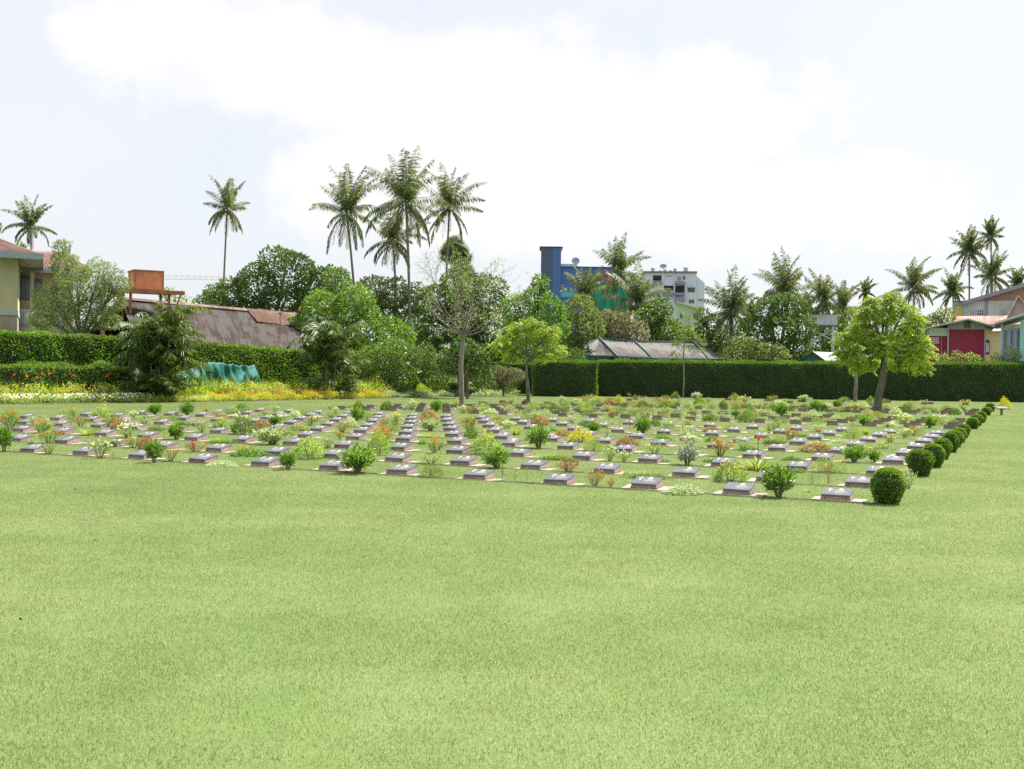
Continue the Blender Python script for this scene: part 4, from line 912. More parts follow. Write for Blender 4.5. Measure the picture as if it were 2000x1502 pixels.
# bare tree, slim trees
def bare(name, base, pts, rt, lims, label, seed, leafmat=None, nleaf=0, bark='bark_grey', leafL=.09):
    rg = np.random.default_rng(seed); g = gp(*base); d = g[1]; root = empty(name, g); tb = MB(); tips = []
    tp = [at(px, py, d) - g for px, py in pts]; tb.tube(tp, np.linspace(rt, rt * .75, len(tp)), 9)
    def grow(p, v, L, r, lev):
        n = 5; P = [p]; q = p.copy(); dv = v.copy()
        for k in range(n): dv = dv + rg.normal(size=3) * .11 + np.array([0, 0, .035]); dv /= np.linalg.norm(dv); q = q + dv * L / n; P.append(q)
        tb.tube(P, np.linspace(r, r * .5, n + 1), 6 if lev < 2 else 4)
        if lev >= 4: tips.extend(P[2:]); return
        for k in range(rg.integers(3, 5)):
            j = rg.integers(1, n + 1); a = rg.normal(size=3) * .5; a[2] *= .7; nd = dv + a; nd /= np.linalg.norm(nd); grow(P[j], nd, L * rg.uniform(.5, .75), max(.006, r * .6 * (1 - .1 * j)), lev + 1)
    for (px, py, dd, L) in lims:
        L = L * 1.45
        t_ = at(px, py, d + dd) - g; v = t_ - tp[-1]; grow(tp[-1], v / np.linalg.norm(v), np.linalg.norm(v) * L, rt * .3, 1)
    tb.build('trunk', [M[bark]], root, smooth=True)
    if nleaf:
        T = np.array(tips); K = T[rg.integers(0, len(T), nleaf)] + rg.normal(size=(nleaf, 3)) * .06
        MB().leaves(K, rg.normal(size=K.shape) - [0, 0, .3], rg.uniform(.7, 1.2, nleaf) * leafL, leafL * .4).build('crown', [LM[leafmat]], root)
    tag(root, label, 'tree', 'young trees planted among the graves')
bare('bare_tree', (902, 798), [(903, 800), (901, 760), (900, 715), (903, 672), (905, 655)], .118,
     [(860, 570, .5, .66), (945, 560, -.4, .66), (975, 590, .6, .7), (835, 600, -.6, .7), (905, 540, .2, .62), (925, 570, 1.2, .6), (885, 560, -1.2, .6), (1000, 615, -.3, .66), (815, 620, .4, .6), (960, 570, 1, .6), (850, 640, .9, .55), (975, 645, -.8, .5)], 'nearly leafless tree with bare spreading branches and grey trunk', 8, 'light', 1700, leafL=.1)
bare('sapling', (1335, 778), [(1334, 779), (1336, 740), (1335, 705), (1336, 668)], .06, [(1322, 670, 0, .6), (1350, 660, .3, .6), (1336, 635, 0, .8), (1358, 685, 0, .6), (1318, 690, 0, .6)], 'slender sapling with sparse leaves in front of the long hedge', 12, 'mango', 420, 'bark_grey', .17)
bare('slim_tree', (1670, 785), [(1670, 787), (1671, 760), (1672, 740), (1664, 716)], .13, [(1655, 690, 0, .6), (1668, 670, 0, .6), (1680, 690, .5, .6)], 'slim pale trunk beside the largest lime green tree', 14, 'lime', 500, 'bark_grey', .2)
bare('dry_branches', (1600, 745), [(1600, 760), (1602, 700), (1598, 680)], .07, [(1585, 650, 0, .7), (1610, 645, .5, .7), (1620, 665, -.5, .7), (1578, 670, 0, .6)], 'leafless grey branches under the grey water tank', 15)
bpy.data.objects['dry_branches'].location.y += 0

# ------------------------------------------------------------------ palms
def frond(m_, rg, p0, az_, el0, bend, L, lw=.55, m=30, mi=0, wid=.06, hang=.55, rr=.035):
    n = 9; P = [np.array(p0, float)]; e = el0
    h = np.array([math.cos(az_), math.sin(az_), 0]); T = []
    for k in range(n):
        d_ = h * math.cos(e) + np.array([0, 0, math.sin(e)]); T.append(d_); P.append(P[-1] + d_ * L / n); e -= bend / n * (.5 + k / n); e = max(e, -1.45)
    T.append(T[-1]); P = np.array(P); T = np.array(T)
    m_.tube(P, np.linspace(rr, rr * .2, n + 1), 4, 1)
    t_ = np.repeat(np.linspace(.1, 1, m), 2); sgn = np.tile([1, -1], m); x = t_ * n
    i = np.minimum(x.astype(int), n - 1); f = (x - i)[:, None]; Q = P[i] * (1 - f) + P[i + 1] * f; D = T[i]
    S = np.cross(D, [0, 0, 1.0]); S /= np.linalg.norm(S, axis=1)[:, None] + 1e-6; S = S * sgn[:, None]
    ll = lw * np.sin(np.clip(t_ * .86 + .14, 0, 1) * math.pi) ** .6 * rg.uniform(.8, 1.1, 2 * m)
    hg = hang * rg.uniform(.6, 1.4, 2 * m)[:, None]
    LD = S * .75 + D * .5 - np.array([0, 0, 1.0]) * hg + rg.normal(size=S.shape) * .14
    m_.flat_leaves(Q, LD, np.cross(LD, S + [0, 0, .3]) * 1 + D * 1.5, ll, wid, mi)
def palm(px, py, rpx, d, label, base=None, nf=24, seed=0, tr=.14, droop=1.0, nuts=True, dead=3, fl=1.0, wind=.0, name='coconut_palm', up=1.0):
    rg = np.random.default_rng(seed + 100); s_ = F_PX / d; c = at(px, py + rpx * .3, d); L = rpx / s_ * 1.5 * fl; tr = tr * .8
    b = np.array([(px if base is None else base) * 1.0, 0]); bx = at(b[0], 700, d); bx[2] = 0
    root = empty(name, bx); c0 = c - bx; m_ = MB()
    for k in range(nf):
        a = k * 2.39996 + rg.normal() * .3; q = k / (nf - 1)
        e0 = R(90 - 34 * q / .5 if q < .5 else 48 - 95 * (q - .5) / .5) * up + rg.normal() * .14
        frond(m_, rg, c0 + [0, 0, .1 * (1 - q)], a - wind * math.sin(a), e0, R(28 + 40 * rg.random() + 45 * q * q) * droop, L * rg.uniform(.62, 1.1) * (1 - .1 * q), lw=L * .2, m=36, wid=max(.05, .0009 * d), hang=.6 + .8 * q)
    for k in range(dead):
        frond(m_, rg, c0 - [0, 0, .2], rg.random() * 6.28, R(-35), R(60), L * rg.uniform(.6, .85), lw=L * .15, m=22, mi=2, wid=max(.05, .001 * d), hang=1.1)
    m_.build('crown', [LM['palm'], M['stem_green'], DEAD], root)
    bend = np.array([c0[0], c0[1], 0]); n = 9
    tp = [np.array([0, 0, -.1]) + np.array([0, 0, c0[2] + .1]) * t_ + bend * t_ ** 1.7 for t_ in np.linspace(0, 1, n)]
    MB().tube(tp, np.r_[tr * 1.5, np.linspace(tr * 1.1, tr * .8, n - 1)], 8).build('trunk', [M['palm_bark']], root, smooth=True)
    if nuts:
        for k in range(5):
            a = rg.random() * 6.28; q = c0 + [math.cos(a) * .28, math.sin(a) * .28, -.3 - .15 * rg.random()]
            z = np.linspace(-1, 1, 6); MB().tube([q + [0, 0, .13 * zz] for zz in z], .11 * np.sqrt(np.clip(1 - z * z, .02, 1)), 7).build('coconut', [M['stem_green']], root, smooth=True)
    tag(root, label, 'palm tree', 'coconut palms on the skyline'); return root
DEAD = leaf_mat('dead_frond', [(.2, .15, .09), (.32, .25, .16)], trans=.2)
palm(60, 428, 43, 140, 'coconut palm above the yellow house roof', seed=1, base=62, droop=1.2)
palm(444, 392, 50, 125, 'lone tall coconut palm on bending trunk, ragged hanging fronds', seed=2, base=432, nf=20, dead=6, tr=.15)
palm(677, 395, 66, 100, 'coconut palm with thick upright crown, first of the tall cluster', seed=3, base=700, nf=30, tr=.15)
palm(768, 452, 54, 103, 'shorter palm with drooping brown fronds inside the tall cluster', seed=4, base=777, nf=24, dead=8, droop=1.25, tr=.14)
palm(793, 372, 74, 99, 'tallest coconut palm with fronds swept upward', seed=5, base=802, nf=34, tr=.17, dead=4, wind=.0, fl=1.05)
palm(878, 385, 62, 104, 'slender coconut palm of the tall cluster, nearest the fan palm', seed=6, base=866, nf=24, tr=.13)
palm(1140, 560, 48, 112, 'low coconut palm crossing the blue building', seed=7, nf=22, droop=1.2)
palm(1207, 515, 52, 108, 'coconut palm with windblown crown beside scaffolding', seed=8, base=1201, nf=24, dead=2, tr=.12)
palm(1243, 575, 58, 103, 'squat coconut palm with heavy hanging fronds before the white apartments', seed=9, nf=32, droop=1.3, dead=12, tr=.24)
palm(1428, 590, 60, 96, 'bushy coconut palm just past the pavilion roof', seed=10, nf=32, droop=1.2, dead=6, tr=.25)
palm(1530, 555, 58, 95, 'coconut palm on leaning trunk above the dark tree mass', seed=11, base=1546, nf=28, dead=3)
palm(1607, 575, 48, 104, 'coconut palm directly behind the grey water tank', seed=12, nf=26)
palm(1645, 590, 40, 112, 'smaller coconut palm between grey tank and lime tree', seed=13, nf=22)
palm(1575, 600, 34, 118, 'half hidden palm behind the leaning coconut palm', seed=14, nf=20)
palm(1690, 565, 22, 190, 'tiny distant palm above the lime tree', seed=15, nf=18, tr=.2)
palm(1785, 550, 46, 118, 'coconut palm peeking over the right of the lime tree', seed=16, nf=26, droop=1.2)
palm(1861, 560, 34, 140, 'short palm before the white brick-gabled house', seed=17, nf=24, base=1864, droop=1.2)
palm(1893, 480, 38, 130, 'tall coconut palm over the yellow annex', seed=18, nf=24, base=1893, droop=1.1)
palm(1936, 452, 30, 138, 'tallest narrow palm over the brick gable', seed=19, nf=20, base=1934, up=1.12, droop=.8)
palm(1938, 528, 38, 128, 'low bushy palm behind the brick gable', seed=20, nf=26)
palm(1988, 546, 26, 135, 'palm crown at the far end of the brick gable roof', seed=21, nf=20)
palm(1462, 610, 30, 115, 'small palm crown between the two bushy coconut palms', seed=22, nf=20)
# fan palm
def fan_palm(px, py, rpx, d, label):
    rg = np.random.default_rng(5); s_ = F_PX / d; c = at(px, py, d); bx = c * [1, 1, 0]; root = empty('fan_palm', bx); c0 = c - bx; m_ = MB(); r = rpx / s_
    for k in range(46):
        u = rg.normal(size=3); u[2] = u[2] * .8 + .25; u /= np.linalg.norm(u); st = c0 + u * r * .1; en = c0 + u * r * rg.uniform(.28, .66); m_.tube([st, en], .03, 4, 1)
        t1 = np.cross(u, rg.normal(size=3)); t1 = t1 + u * .5; t1 /= np.linalg.norm(t1); t2 = np.cross(u, t1); t2 /= np.linalg.norm(t2); n_ = 24; a = np.linspace(-2.3, 2.3, n_)
        D = np.cos(a)[:, None] * t1 + np.sin(a)[:, None] * t2 + u * .25 - np.array([0, 0, .2]); m_.flat_leaves(np.repeat(en[None], n_, 0), D, np.cross(D, np.cross(t1, t2)), r * .44, r * .055)
    m_.build('crown', [LM['palm'], M['stem_green']], root)
    MB().tube([(0, 0, -.1), c0 * .5, c0], [.35, .25, .22], 9).build('trunk', [M['palm_bark']], root, smooth=True); tag(root, label, 'palm tree')
fan_palm(890, 492, 44, 108, 'round-headed fan palm with stiff fan leaves below the slender coconut palm')
fan_palm(905, 530, 36, 104, 'lower fan palm merging into the dark tree')
# areca palm clumps
def areca(base_px, base_py, w, top_py, label, seed, n=16, tilt=.5, Lm=1.0):
    rg = np.random.default_rng(seed); d = base_py; g = at(base_px, 700, d) * [1, 1, 0]; s_ = F_PX / d
    W_ = w / s_; Ht = at(base_px, top_py, d)[2]; root = empty('areca_palm_clump', g); tb, m_ = MB(), MB()
    for k in range(n):
        a = rg.random() * 6.28; q = rg.random() ** .5; hs = Ht * rg.uniform(.3, .72); tip = np.array([math.cos(a) * W_ * .26 * q, math.sin(a) * W_ * .26 * q, hs])
        b = np.array([math.cos(a), math.sin(a), 0]) * .35 * q; tb.tube([b, (b + tip) / 2 * [.8, .8, 1], tip], [.05, .045, .04], 6)
        for j in range(6):
            frond(m_, rg, tip, a + j * 2.4 + rg.normal() * .3, R(rg.uniform(30, 85)), R(rg.uniform(80, 165)), Ht * rg.uniform(.32, .5) * Lm, lw=.62, m=19, wid=.1, hang=.75, rr=.022)
    for k in range(n * 2):
        a = rg.random() * 6.28; frond(m_, rg, [math.cos(a) * .3, math.sin(a) * .3, .1], a, R(rg.uniform(45, 80)), R(rg.uniform(80, 140)), Ht * rg.uniform(.35, .5), lw=.5, m=16, wid=.095, hang=.5, rr=.02)
    tb.build('stem', [M['bark_green']], root, smooth=True); m_.build('crown', [LM['areca'], M['stem_green']], root)
    tag(root, label, 'palm clump', 'feathery palm clumps in the border')
areca(310, 51.5, 135, 580, 'large clump of arching feathery palms in front of the orange tank', 3, n=20)
areca(645, 61.5, 105, 618, 'yellow-tipped palm clump at the end of the clipped hedge', 4, n=12)
areca(905, 72, 80, 650, 'dark palm clump behind the bare tree trunk', 6, n=9)

# ------------------------------------------------------------------ buildings
class Fr:
    """local frame of a building: origin on the ground under picture column px at distance d, facade turned by yaw"""
    def __init__(s, px, d, yaw=0.0):
        s.k0 = (px - 1000) / F_PX; s.o = np.array([s.k0 * d, d, 0]); s.yaw = yaw; s.c, s.s = math.cos(yaw), math.sin(yaw)
    def u(s, px, v=0.0):
        k = (px - 1000) / F_PX; X0, Y0 = s.o[0] - v * s.s, s.o[1] + v * s.c
        return (k * Y0 - X0) / (s.c - k * s.s)
    def z(s, px, py, v=0.0):
        u = s.u(px, v); Y = s.o[1] + u * s.s + v * s.c; return at(px, py, Y)[2]
    def empty(s, name): return empty(name, s.o, s.yaw)
    def w(s, u, v, z): return s.o + np.array([u * s.c - v * s.s, u * s.s + v * s.c, z])
def wallmat(name, c, dirt=.35, dirtc=(.1, .1, .08)):
    d_ = tuple(a * (1 - dirt) + b * dirt for a, b in zip(c, dirtc)); return noise_mat(name, d_, c, 1.1, .85, bump=.15, lo=.3, hi=.55, stretch=(1, 1, .35), coord='World')
GL = plain('window_glass', (.03, .04, .05), .12, .7, var=.3)
DKG = plain('dark_opening', (.02, .022, .025), .7)
FRM = plain('frame_white', (.6, .6, .58))
def window(par, u0, u1, z0, z1, v=0, frame=FRM, glass=GL, bars=1, name='window', t=.06):
    m_ = MB(); w = min(.08, (u1 - u0) * .12)
    m_.box(u0, u0 + w, v - .05, v + .02, z0, z1).box(u1 - w, u1, v - .05, v + .02, z0, z1).box(u0 + w, u1 - w, v - .05, v + .02, z0, z0 + w).box(u0 + w, u1 - w, v - .05, v + .02, z1 - w, z1)
    for k in range(bars):
        x = u0 + (u1 - u0) * (k + 1) / (bars + 1); m_.box(x - w * .3, x + w * .3, v - .045, v + .02, z0 + w, z1 - w)
    f = m_.build(name, frame, par); MB().box(u0 + w, u1 - w, v - .025, v + .015, z0 + w, z1 - w).build('pane', glass, f); return f
def corrugated(q, pitch=.16, amp=.028, nv=7, warp=0):
    """q: eave0, eave1, ridge1, ridge0 in local space; sheet with real waves running up the slope; returns MB and uv"""
    q = np.array(q, float); L = np.linalg.norm(q[1] - q[0]); nu = int(L / pitch * 6) + 2; a = np.linspace(0, 1, nu)[:, None, None]; b = np.linspace(0, 1, nv)[None, :, None]
    P = (q[0] * (1 - a) + q[1] * a) * (1 - b) + (q[3] * (1 - a) + q[2] * a) * b
    n = np.cross(q[1] - q[0], q[3] - q[0]); n /= np.linalg.norm(n); n = n if n[2] > 0 else -n
    P = P + n * (amp * np.sin(a * L / pitch * 2 * math.pi) + warp * np.sin(a * 13 + b * 4) * np.cos(b * 5 + a * 5))
    i = np.arange(nu - 1)[:, None] * nv; j = np.arange(nv - 1)[None, :]; f = np.stack([i + j, i + nv + j, i + nv + j + 1, i + j + 1], -1).reshape(-1, 4)
    H_ = np.linalg.norm(q[3] - q[0]); uv = np.stack(np.broadcast_arrays(a[..., 0] * L, b[..., 0] * H_), -1).reshape(-1, 2)
    return P.reshape(-1, 3), f, uv
def sheet(name, q, mat, par, **kw):
    P, f, uv = corrugated(q, **kw); o = MB().add(P, f).build(name, mat, par, smooth=True, uv=uv)
    sm = o.modifiers.new('thickness', 'SOLIDIFY'); sm.thickness = .02; return o
def roof_mat(name, c1, c2, c3, sheetw=.75, rowh=2.1, streak=1.0):
    t = NT(name); uv = t.node('ShaderNodeUVMap'); mp = t.node('ShaderNodeMapping'); mp.inputs['Scale'].default_value = (2.4, .16, 1); t.l.new(uv.outputs[0], mp.inputs[0])
    nz = t.set(t.node('ShaderNodeTexNoise'), Scale=streak, Detail=8.0, Roughness=.7); t.l.new(mp.outputs[0], nz.inputs['Vector'])
    nb = t.set(t.node('ShaderNodeTexNoise'), Scale=.22, Detail=4.0); t.l.new(uv.outputs[0], nb.inputs['Vector'])
    br = t.node('ShaderNodeTexBrick'); t.l.new(uv.outputs[0], br.inputs['Vector']); br.inputs['Scale'].default_value = 1; br.inputs['Brick Width'].default_value = sheetw; br.inputs['Row Height'].default_value = rowh
    br.inputs['Color1'].default_value = (.15, .15, .15, 1); br.inputs['Color2'].default_value = (.85, .85, .85, 1); br.inputs['Mortar Size'].default_value = .008; br.inputs['Mortar'].default_value = (.1, .1, .1, 1)
    a = t.node('ShaderNodeMath', operation='MULTIPLY_ADD'); t.l.new(br.outputs['Color'], a.inputs[0]); a.inputs[1].default_value = .28; t.l.new(nz.outputs['Fac'], a.inputs[2])
    b = t.node('ShaderNodeMath', operation='MULTIPLY_ADD'); t.l.new(nb.outputs['Fac'], b.inputs[0]); b.inputs[1].default_value = .7; t.l.new(a.outputs[0], b.inputs[2])
    cr = t.node('ShaderNodeValToRGB'); t.l.new(b.outputs[0], cr.inputs[0]); e = cr.color_ramp.elements
    e[0].position = .72; e[0].color = rgba(c1); e[1].position = 1.22; e[1].color = rgba(c3); x = e.new(.94); x.color = rgba(c2)
    p = t.set(t.node('ShaderNodeBsdfPrincipled'), Roughness=.75, Metallic=.0); p.inputs['Specular IOR Level'].default_value = .25; t.l.new(cr.outputs[0], p.inputs['Base Color']); t.l.new(p.outputs[0], t.out.inputs[0]); return t.mat
M['rust'] = roof_mat('rusty_roof', (.034, .018, .011), (.055, .035, .025), (.085, .077, .07))
M['rust_ridge'] = roof_mat('red_rust_roof', (.09, .042, .028), (.13, .068, .048), (.18, .125, .1))
M['weathered'] = roof_mat('weathered_roof', (.08, .062, .055), (.13, .12, .11), (.2, .19, .175))
M['redroof'] = roof_mat('faded_red_roof', (.19, .095, .07), (.25, .145, .115), (.33, .22, .19))
M['greytrim'] = plain('bluegrey_fascia', (.28, .34, .38)); M['greentrim'] = plain('green_fascia', (.03, .1, .085))

# rusty shed roof
A1, A2 = at(372, 668, 57.5), at(592, 684, 72.5); R1, R2 = at(235, 583, 62.5), at(578, 614, 81)
ext = A1 + (A1 - A2) * .35; A1 = ext; b0 = A1 * [1, 1, 0]
root = empty('rusty_roofed_shed', b0); L0 = lambda *p: [np.array(q) - b0 for q in p]
tag(root, 'long shed with rusty corrugated roof of grey and brown sheets', 'shed')
def lerp(a, b, t_): return a * (1 - t_) + b * t_
seam0, seam1 = lerp(A1, A2, .86), lerp(R1, R2, .8)
sheet('roof_slope', L0(A1, A2, R2, R1), M['rust'], root, warp=.06)
q_ = [lerp(lerp(A1, A2, .80), lerp(R1, R2, .66), .62), lerp(lerp(A1, A2, 1.0), R2, .60), R2, lerp(R1, R2, .66)]
sheet('red_sheets', [x + [0, 0, .12] for x in L0(*q_)], M['rust_ridge'], root, warp=.04)
rc = [lerp(lerp(A1, A2, a), lerp(R1, R2, a), .93) + [0, 0, .1] for a in (0, 1)]
sheet('ridge_cap', L0(rc[0], rc[1], R2 + [0, 0, .1], R1 + [0, 0, .1]), M['rust_ridge'], root, amp=.01)
Bk1, Bk2 = R1 + np.array([-3.5, 4, -2.2]), R2 + np.array([-3, 4, -2.2])
sheet('back_slope', L0(Bk1, Bk2, R2, R1), M['rust_ridge'], root)
wm = MB(); ins = lerp(A1, R1, .08), lerp(A2, R2, .08)
wm.hexa(L0(ins[0] * [1, 1, 0], ins[1] * [1, 1, 0], Bk2 * [1, 1, 0], Bk1 * [1, 1, 0], ins[0] - [0, 0, .12], ins[1] - [0, 0, .12], Bk2 - [0, 0, .15], Bk1 - [0, 0, .15])); wm.build('wall', wallmat('shed_wall', (.2, .17, .13)), root)
m_ = MB(); pp = lerp(lerp(A1, A2, .84), lerp(R1, R2, .84), .28) - b0; m_.tube([pp, pp + [0, 0, 1.6]], .035, 6).box(pp[0] - .12, pp[0] + .12, pp[1] - .05, pp[1] + .05, pp[2] + 1.5, pp[2] + 1.62); m_.build('vent_pipe', M['bark_grey'], root)

# orange tank on its stand
f = Fr(283, 60, .55); root = f.empty('water_tank_stand'); zt = f.z(283, 568)
tag(root, 'steel stand with flat rusty platform carrying the orange water tank', 'tank stand'); rs = noise_mat('rusty_steel', (.25, .1, .05), (.42, .2, .1), 4, .8)
MB().box(-1.7, 1.7, -1.2, 1.3, zt - .1, zt).box(-1.75, 1.75, -1.25, -1.2, zt - .22, zt + .0).build('platform', rs, root)
for x, y in ((-1.0, -.9), (1.0, -.9), (1.0, .9), (-1.0, .9)): MB().box(x - .06, x + .06, y - .06, y + .06, 0, zt - .1).build('leg', rs, root)
for x0, x1, z0, z1 in ((1.0, 1.6, 1.9, .12), (-1.0, -1.6, 1.9, .12)): MB().tube([(x0, -1.0, zt - z0), (x1, -1.1, zt - z1)], .045, 5).build('brace', rs, root)
root = f.empty('water_tank'); hh = f.z(283, 530) - zt
om = noise_mat('orange_tank_steel', (.42, .15, .07), (.66, .29, .15), 1.7, .7, bump=.1, stretch=(1, 1, .4))
MB().box(-.75, .75, -.65, .85, zt, zt + hh).build('tank_body', om, root)
MB().box(-.79, .79, -.69, .89, zt + hh - .06, zt + hh + .02).box(-.78, -.70, -.68, -.6, zt, zt + hh - .06).box(.7, .78, -.68, -.6, zt, zt + hh - .06).build('rim', rs, root)
tag(root, 'square orange rusted water tank standing above the rusty shed', 'water tank')

# yellow two storey house and its wing
f = Fr(33, 58, .4); root = f.empty('yellow_house'); tag(root, 'yellow two-storey house with stained base, red roof and grey eaves', 'house')
ze = f.z(33, 505); u0 = f.u(-190); ym = wallmat('yellow_stained_wall', (.5, .46, .28), .4, (.2, .22, .2))
zb = f.z(20, 605); MB().box(u0, 0, 0, 9, zb, ze).build('wall', ym, root)
MB().box(u0 + .05, -.02, .04, 8.9, 0, zb - .01).build('lower_wall', wallmat('damp_wall', (.33, .28, .23), .55), root)
MB().box(u0, .02, -.03, 8.9, zb - .28, zb).build('band', wallmat('band_grey', (.42, .44, .4), .4), root)
z1 = f.z(-60, 455); uu = f.u(80)
MB().hexa([(u0, -1.1, ze), (uu, -1.1, ze), (uu, 9.6, ze), (u0, 9.6, ze), (u0, -1.1, ze + .12), (uu, -1.1, ze + .12), (uu, 9.6, ze + .12), (u0, 9.6, ze + .12)]).build('soffit', plain('soffit', (.5, .5, .46)), root)
MB().box(u0, uu + .03, -1.16, -1.1, ze - .08, ze + .22).box(uu, uu + .06, -1.1, 9.6, ze - .08, ze + .22).build('fascia', M['greytrim'], root)
zr = ze + .16; ur = uu - 5.2
sheet('roof', [(u0, -1.15, zr), (uu, -1.15, zr), (ur, 4.2, zr + 2.3), (u0, 4.2, zr + 2.3)], M['redroof'], root)
sheet('roof_end', [(uu, -1.15, zr), (uu, 9.6, zr), (ur, 4.25, zr + 2.3), (ur, 4.2, zr + 2.3)], M['redroof'], root)
f2 = Fr(34, 63, .4); root = f2.empty('house_wing'); tag(root, 'recessed house wing with blue window frames, balustrade and red roof', 'house')
ze = f2.z(60, 530); ue = f2.u(178); MB().box(.1, ue - 1, .9, 7, 0, ze).build('wall', wallmat('buff_wall', (.55, .45, .3), .3), root)
BLU = plain('blue_paint', (.08, .15, .3)); MB().box(.0, ue, -.06, .0, ze - .05, ze + .2).build('fascia', M['greytrim'], root)
MB().box(0, ue, 0, 7.4, ze, ze + .1).build('soffit', plain('soffit', (.5, .5, .46)), root)
sheet('roof', [(0, -.05, ze + .22), (ue, -.05, ze + .22), (ue - 1.5, 3.5, ze + 1.5), (0, 3.5, ze + 1.5)], M['redroof'], root)
for a, b, c_, d_ in ((36, 58, 537, 585), (62, 80, 545, 585), (100, 125, 560, 600)):
    window(root, f2.u(a, .9), f2.u(b, .9), f2.z(a, d_, .9), f2.z(a, c_, .9), .9, BLU, GL)
zf = f2.z(70, 640); MB().box(0, ue - .5, -.3, .9, zf - .35, zf).build('floor_slab', wallmat('grey_concrete', (.5, .42, .36)), root)
rl = MB().box(0, f2.u(130), -.28, -.22, zf + .92, zf + 1.0)
for k in range(26): x = k * f2.u(130) / 26; rl.box(x, x + .05, -.27, -.23, zf, zf + .92)
rl.build('balustrade', plain('pale_blue_rail', (.4, .5, .66)), root)
for k in range(3): x = .6 + k * 1.9; MB().box(x, x + .22, -.2, .0, 0, ze).build('pillar', wallmat('pillar', (.5, .45, .35)), root)

# blue building with stair tower, scaffold in green netting
f = Fr(1053, 165, -0.024); root = f.empty('blue_building'); tag(root, 'tall blue building with square stair tower', 'building')
BL1 = plain('dark_blue_wall', (.075, .1, .2), var=.06); BL2 = plain('mid_blue_wall', (.07, .15, .36), var=.06)
Z = lambda py, px=1070: f.z(px, py)
uA, uB, uC, uD = f.u(1076), f.u(1092), f.u(1212), 0
MB().box(0, uA, 0, 5, 0, Z(483)).build('tower_wall', BL1, root)
MB().box(uA + .01, uB, .0, 4.9, 0, Z(483) - .05).build('tower_side', BL2, root)
MB().box(-.25, uB + .25, -.2, 5.1, Z(483), Z(481.5)).build('tower_cap', BL1, root)
MB().box(uA + .02, uC, .3, 14, 0, Z(521)).build('wall', plain('blue_wall', (.06, .14, .38), var=.05), root)
MB().box(uA + .02, uC + .2, .1, 14.1, Z(521), Z(519.5)).build('parapet', BL1, root)
MB().box(uB, f.u(1126), 3, 12, Z(519.5), Z(511)).build('roof_room', plain('pale_green_wall', (.5, .68, .55)), root)
window(root, f.u(1087), f.u(1098), Z(562), Z(556), .3, FRM, GL, 2); MB().box(uA + .05, uC, .22, .3, Z(580), Z(566)).build('lower_band', plain('teal_wall', (.1, .4, .5)), root)
dm = MB(); c_ = np.array([f.u(1122), 2.0, Z(506)]); an = np.linspace(0, 2 * math.pi, 18, endpoint=False)
ring = [(c_[0] + .6 * math.cos(a), c_[1] - .15 * math.sin(a), c_[2] + .5 * math.sin(a)) for a in an]; inn = [(c_[0] + .33 * math.cos(a), c_[1] + .16 - .07 * math.sin(a), c_[2] + .27 * math.sin(a)) for a in an]
dm.addp(ring + inn + [(c_[0], c_[1] + .35, c_[2])], [(i, (i + 1) % 18, 18 + (i + 1) % 18, 18 + i) for i in range(18)] + [(18 + i, 18 + (i + 1) % 18, 36) for i in range(18)]); dm.tube([c_ + [0, .3, 0], (c_[0], c_[1] + .5, Z(519.5))], .06, 5)
o = dm.build('satellite_dish', plain('dish_mesh', (.45, .48, .5)), None); o.location = f.o; tag(o, 'satellite dish on the roof of the blue building', 'satellite dish')
f = Fr(1150, 150, -0.069); root = f.empty('scaffolding'); tag(root, 'building frame wrapped in green construction netting with red roof trusses', 'scaffolding'); Z = lambda py, px=1180: f.z(px, py)
net = noise_mat('green_scaffold_net', (.02, .16, .12), (.05, .3, .22), 1.2, .8, coord='World', stretch=(1, 1, .3))
g_ = MB(); nu = 40; top = [Z(548 + 8 * (k / nu) + 1.5 * math.sin(k * .9)) for k in range(nu + 1)]; U_ = np.linspace(f.u(1135), f.u(1228), nu + 1)
g_.add([p_ for k in range(nu + 1) for p_ in ((U_[k], .25 * math.sin(k * .8), 0), (U_[k], .25 * math.sin(k * .8 + .6), top[k]))], [(2 * k, 2 * k + 2, 2 * k + 3, 2 * k + 1) for k in range(nu)])
o = g_.build('netting', net, root); o.modifiers.new('t', 'SOLIDIFY').thickness = .03
MB().box(f.u(1140), f.u(1222), .6, 8, 0, Z(560)).build('frame_wall', wallmat('raw_concrete', (.35, .3, .25)), root)
tr_ = MB(); p0, p1, p2 = (f.u(1152), .5, Z(545)), (f.u(1178), .5, Z(527)), (f.u(1205), .5, Z(548))
for a, b in ((p0, p1), (p1, p2), (p0, p2), (p1, (f.u(1178), .5, Z(547))), ((f.u(1165), .5, Z(536)), (f.u(1178), .5, Z(547))), ((f.u(1191), .5, Z(537)), (f.u(1178), .5, Z(547)))): tr_.tube([a, b], .1, 5); tr_.tube([np.array(a) + [0, 5, 0], np.array(b) + [0, 5, 0]], .1, 5)
tr_.build('truss', plain('red_brown_steel', (.3, .12, .09)), root)

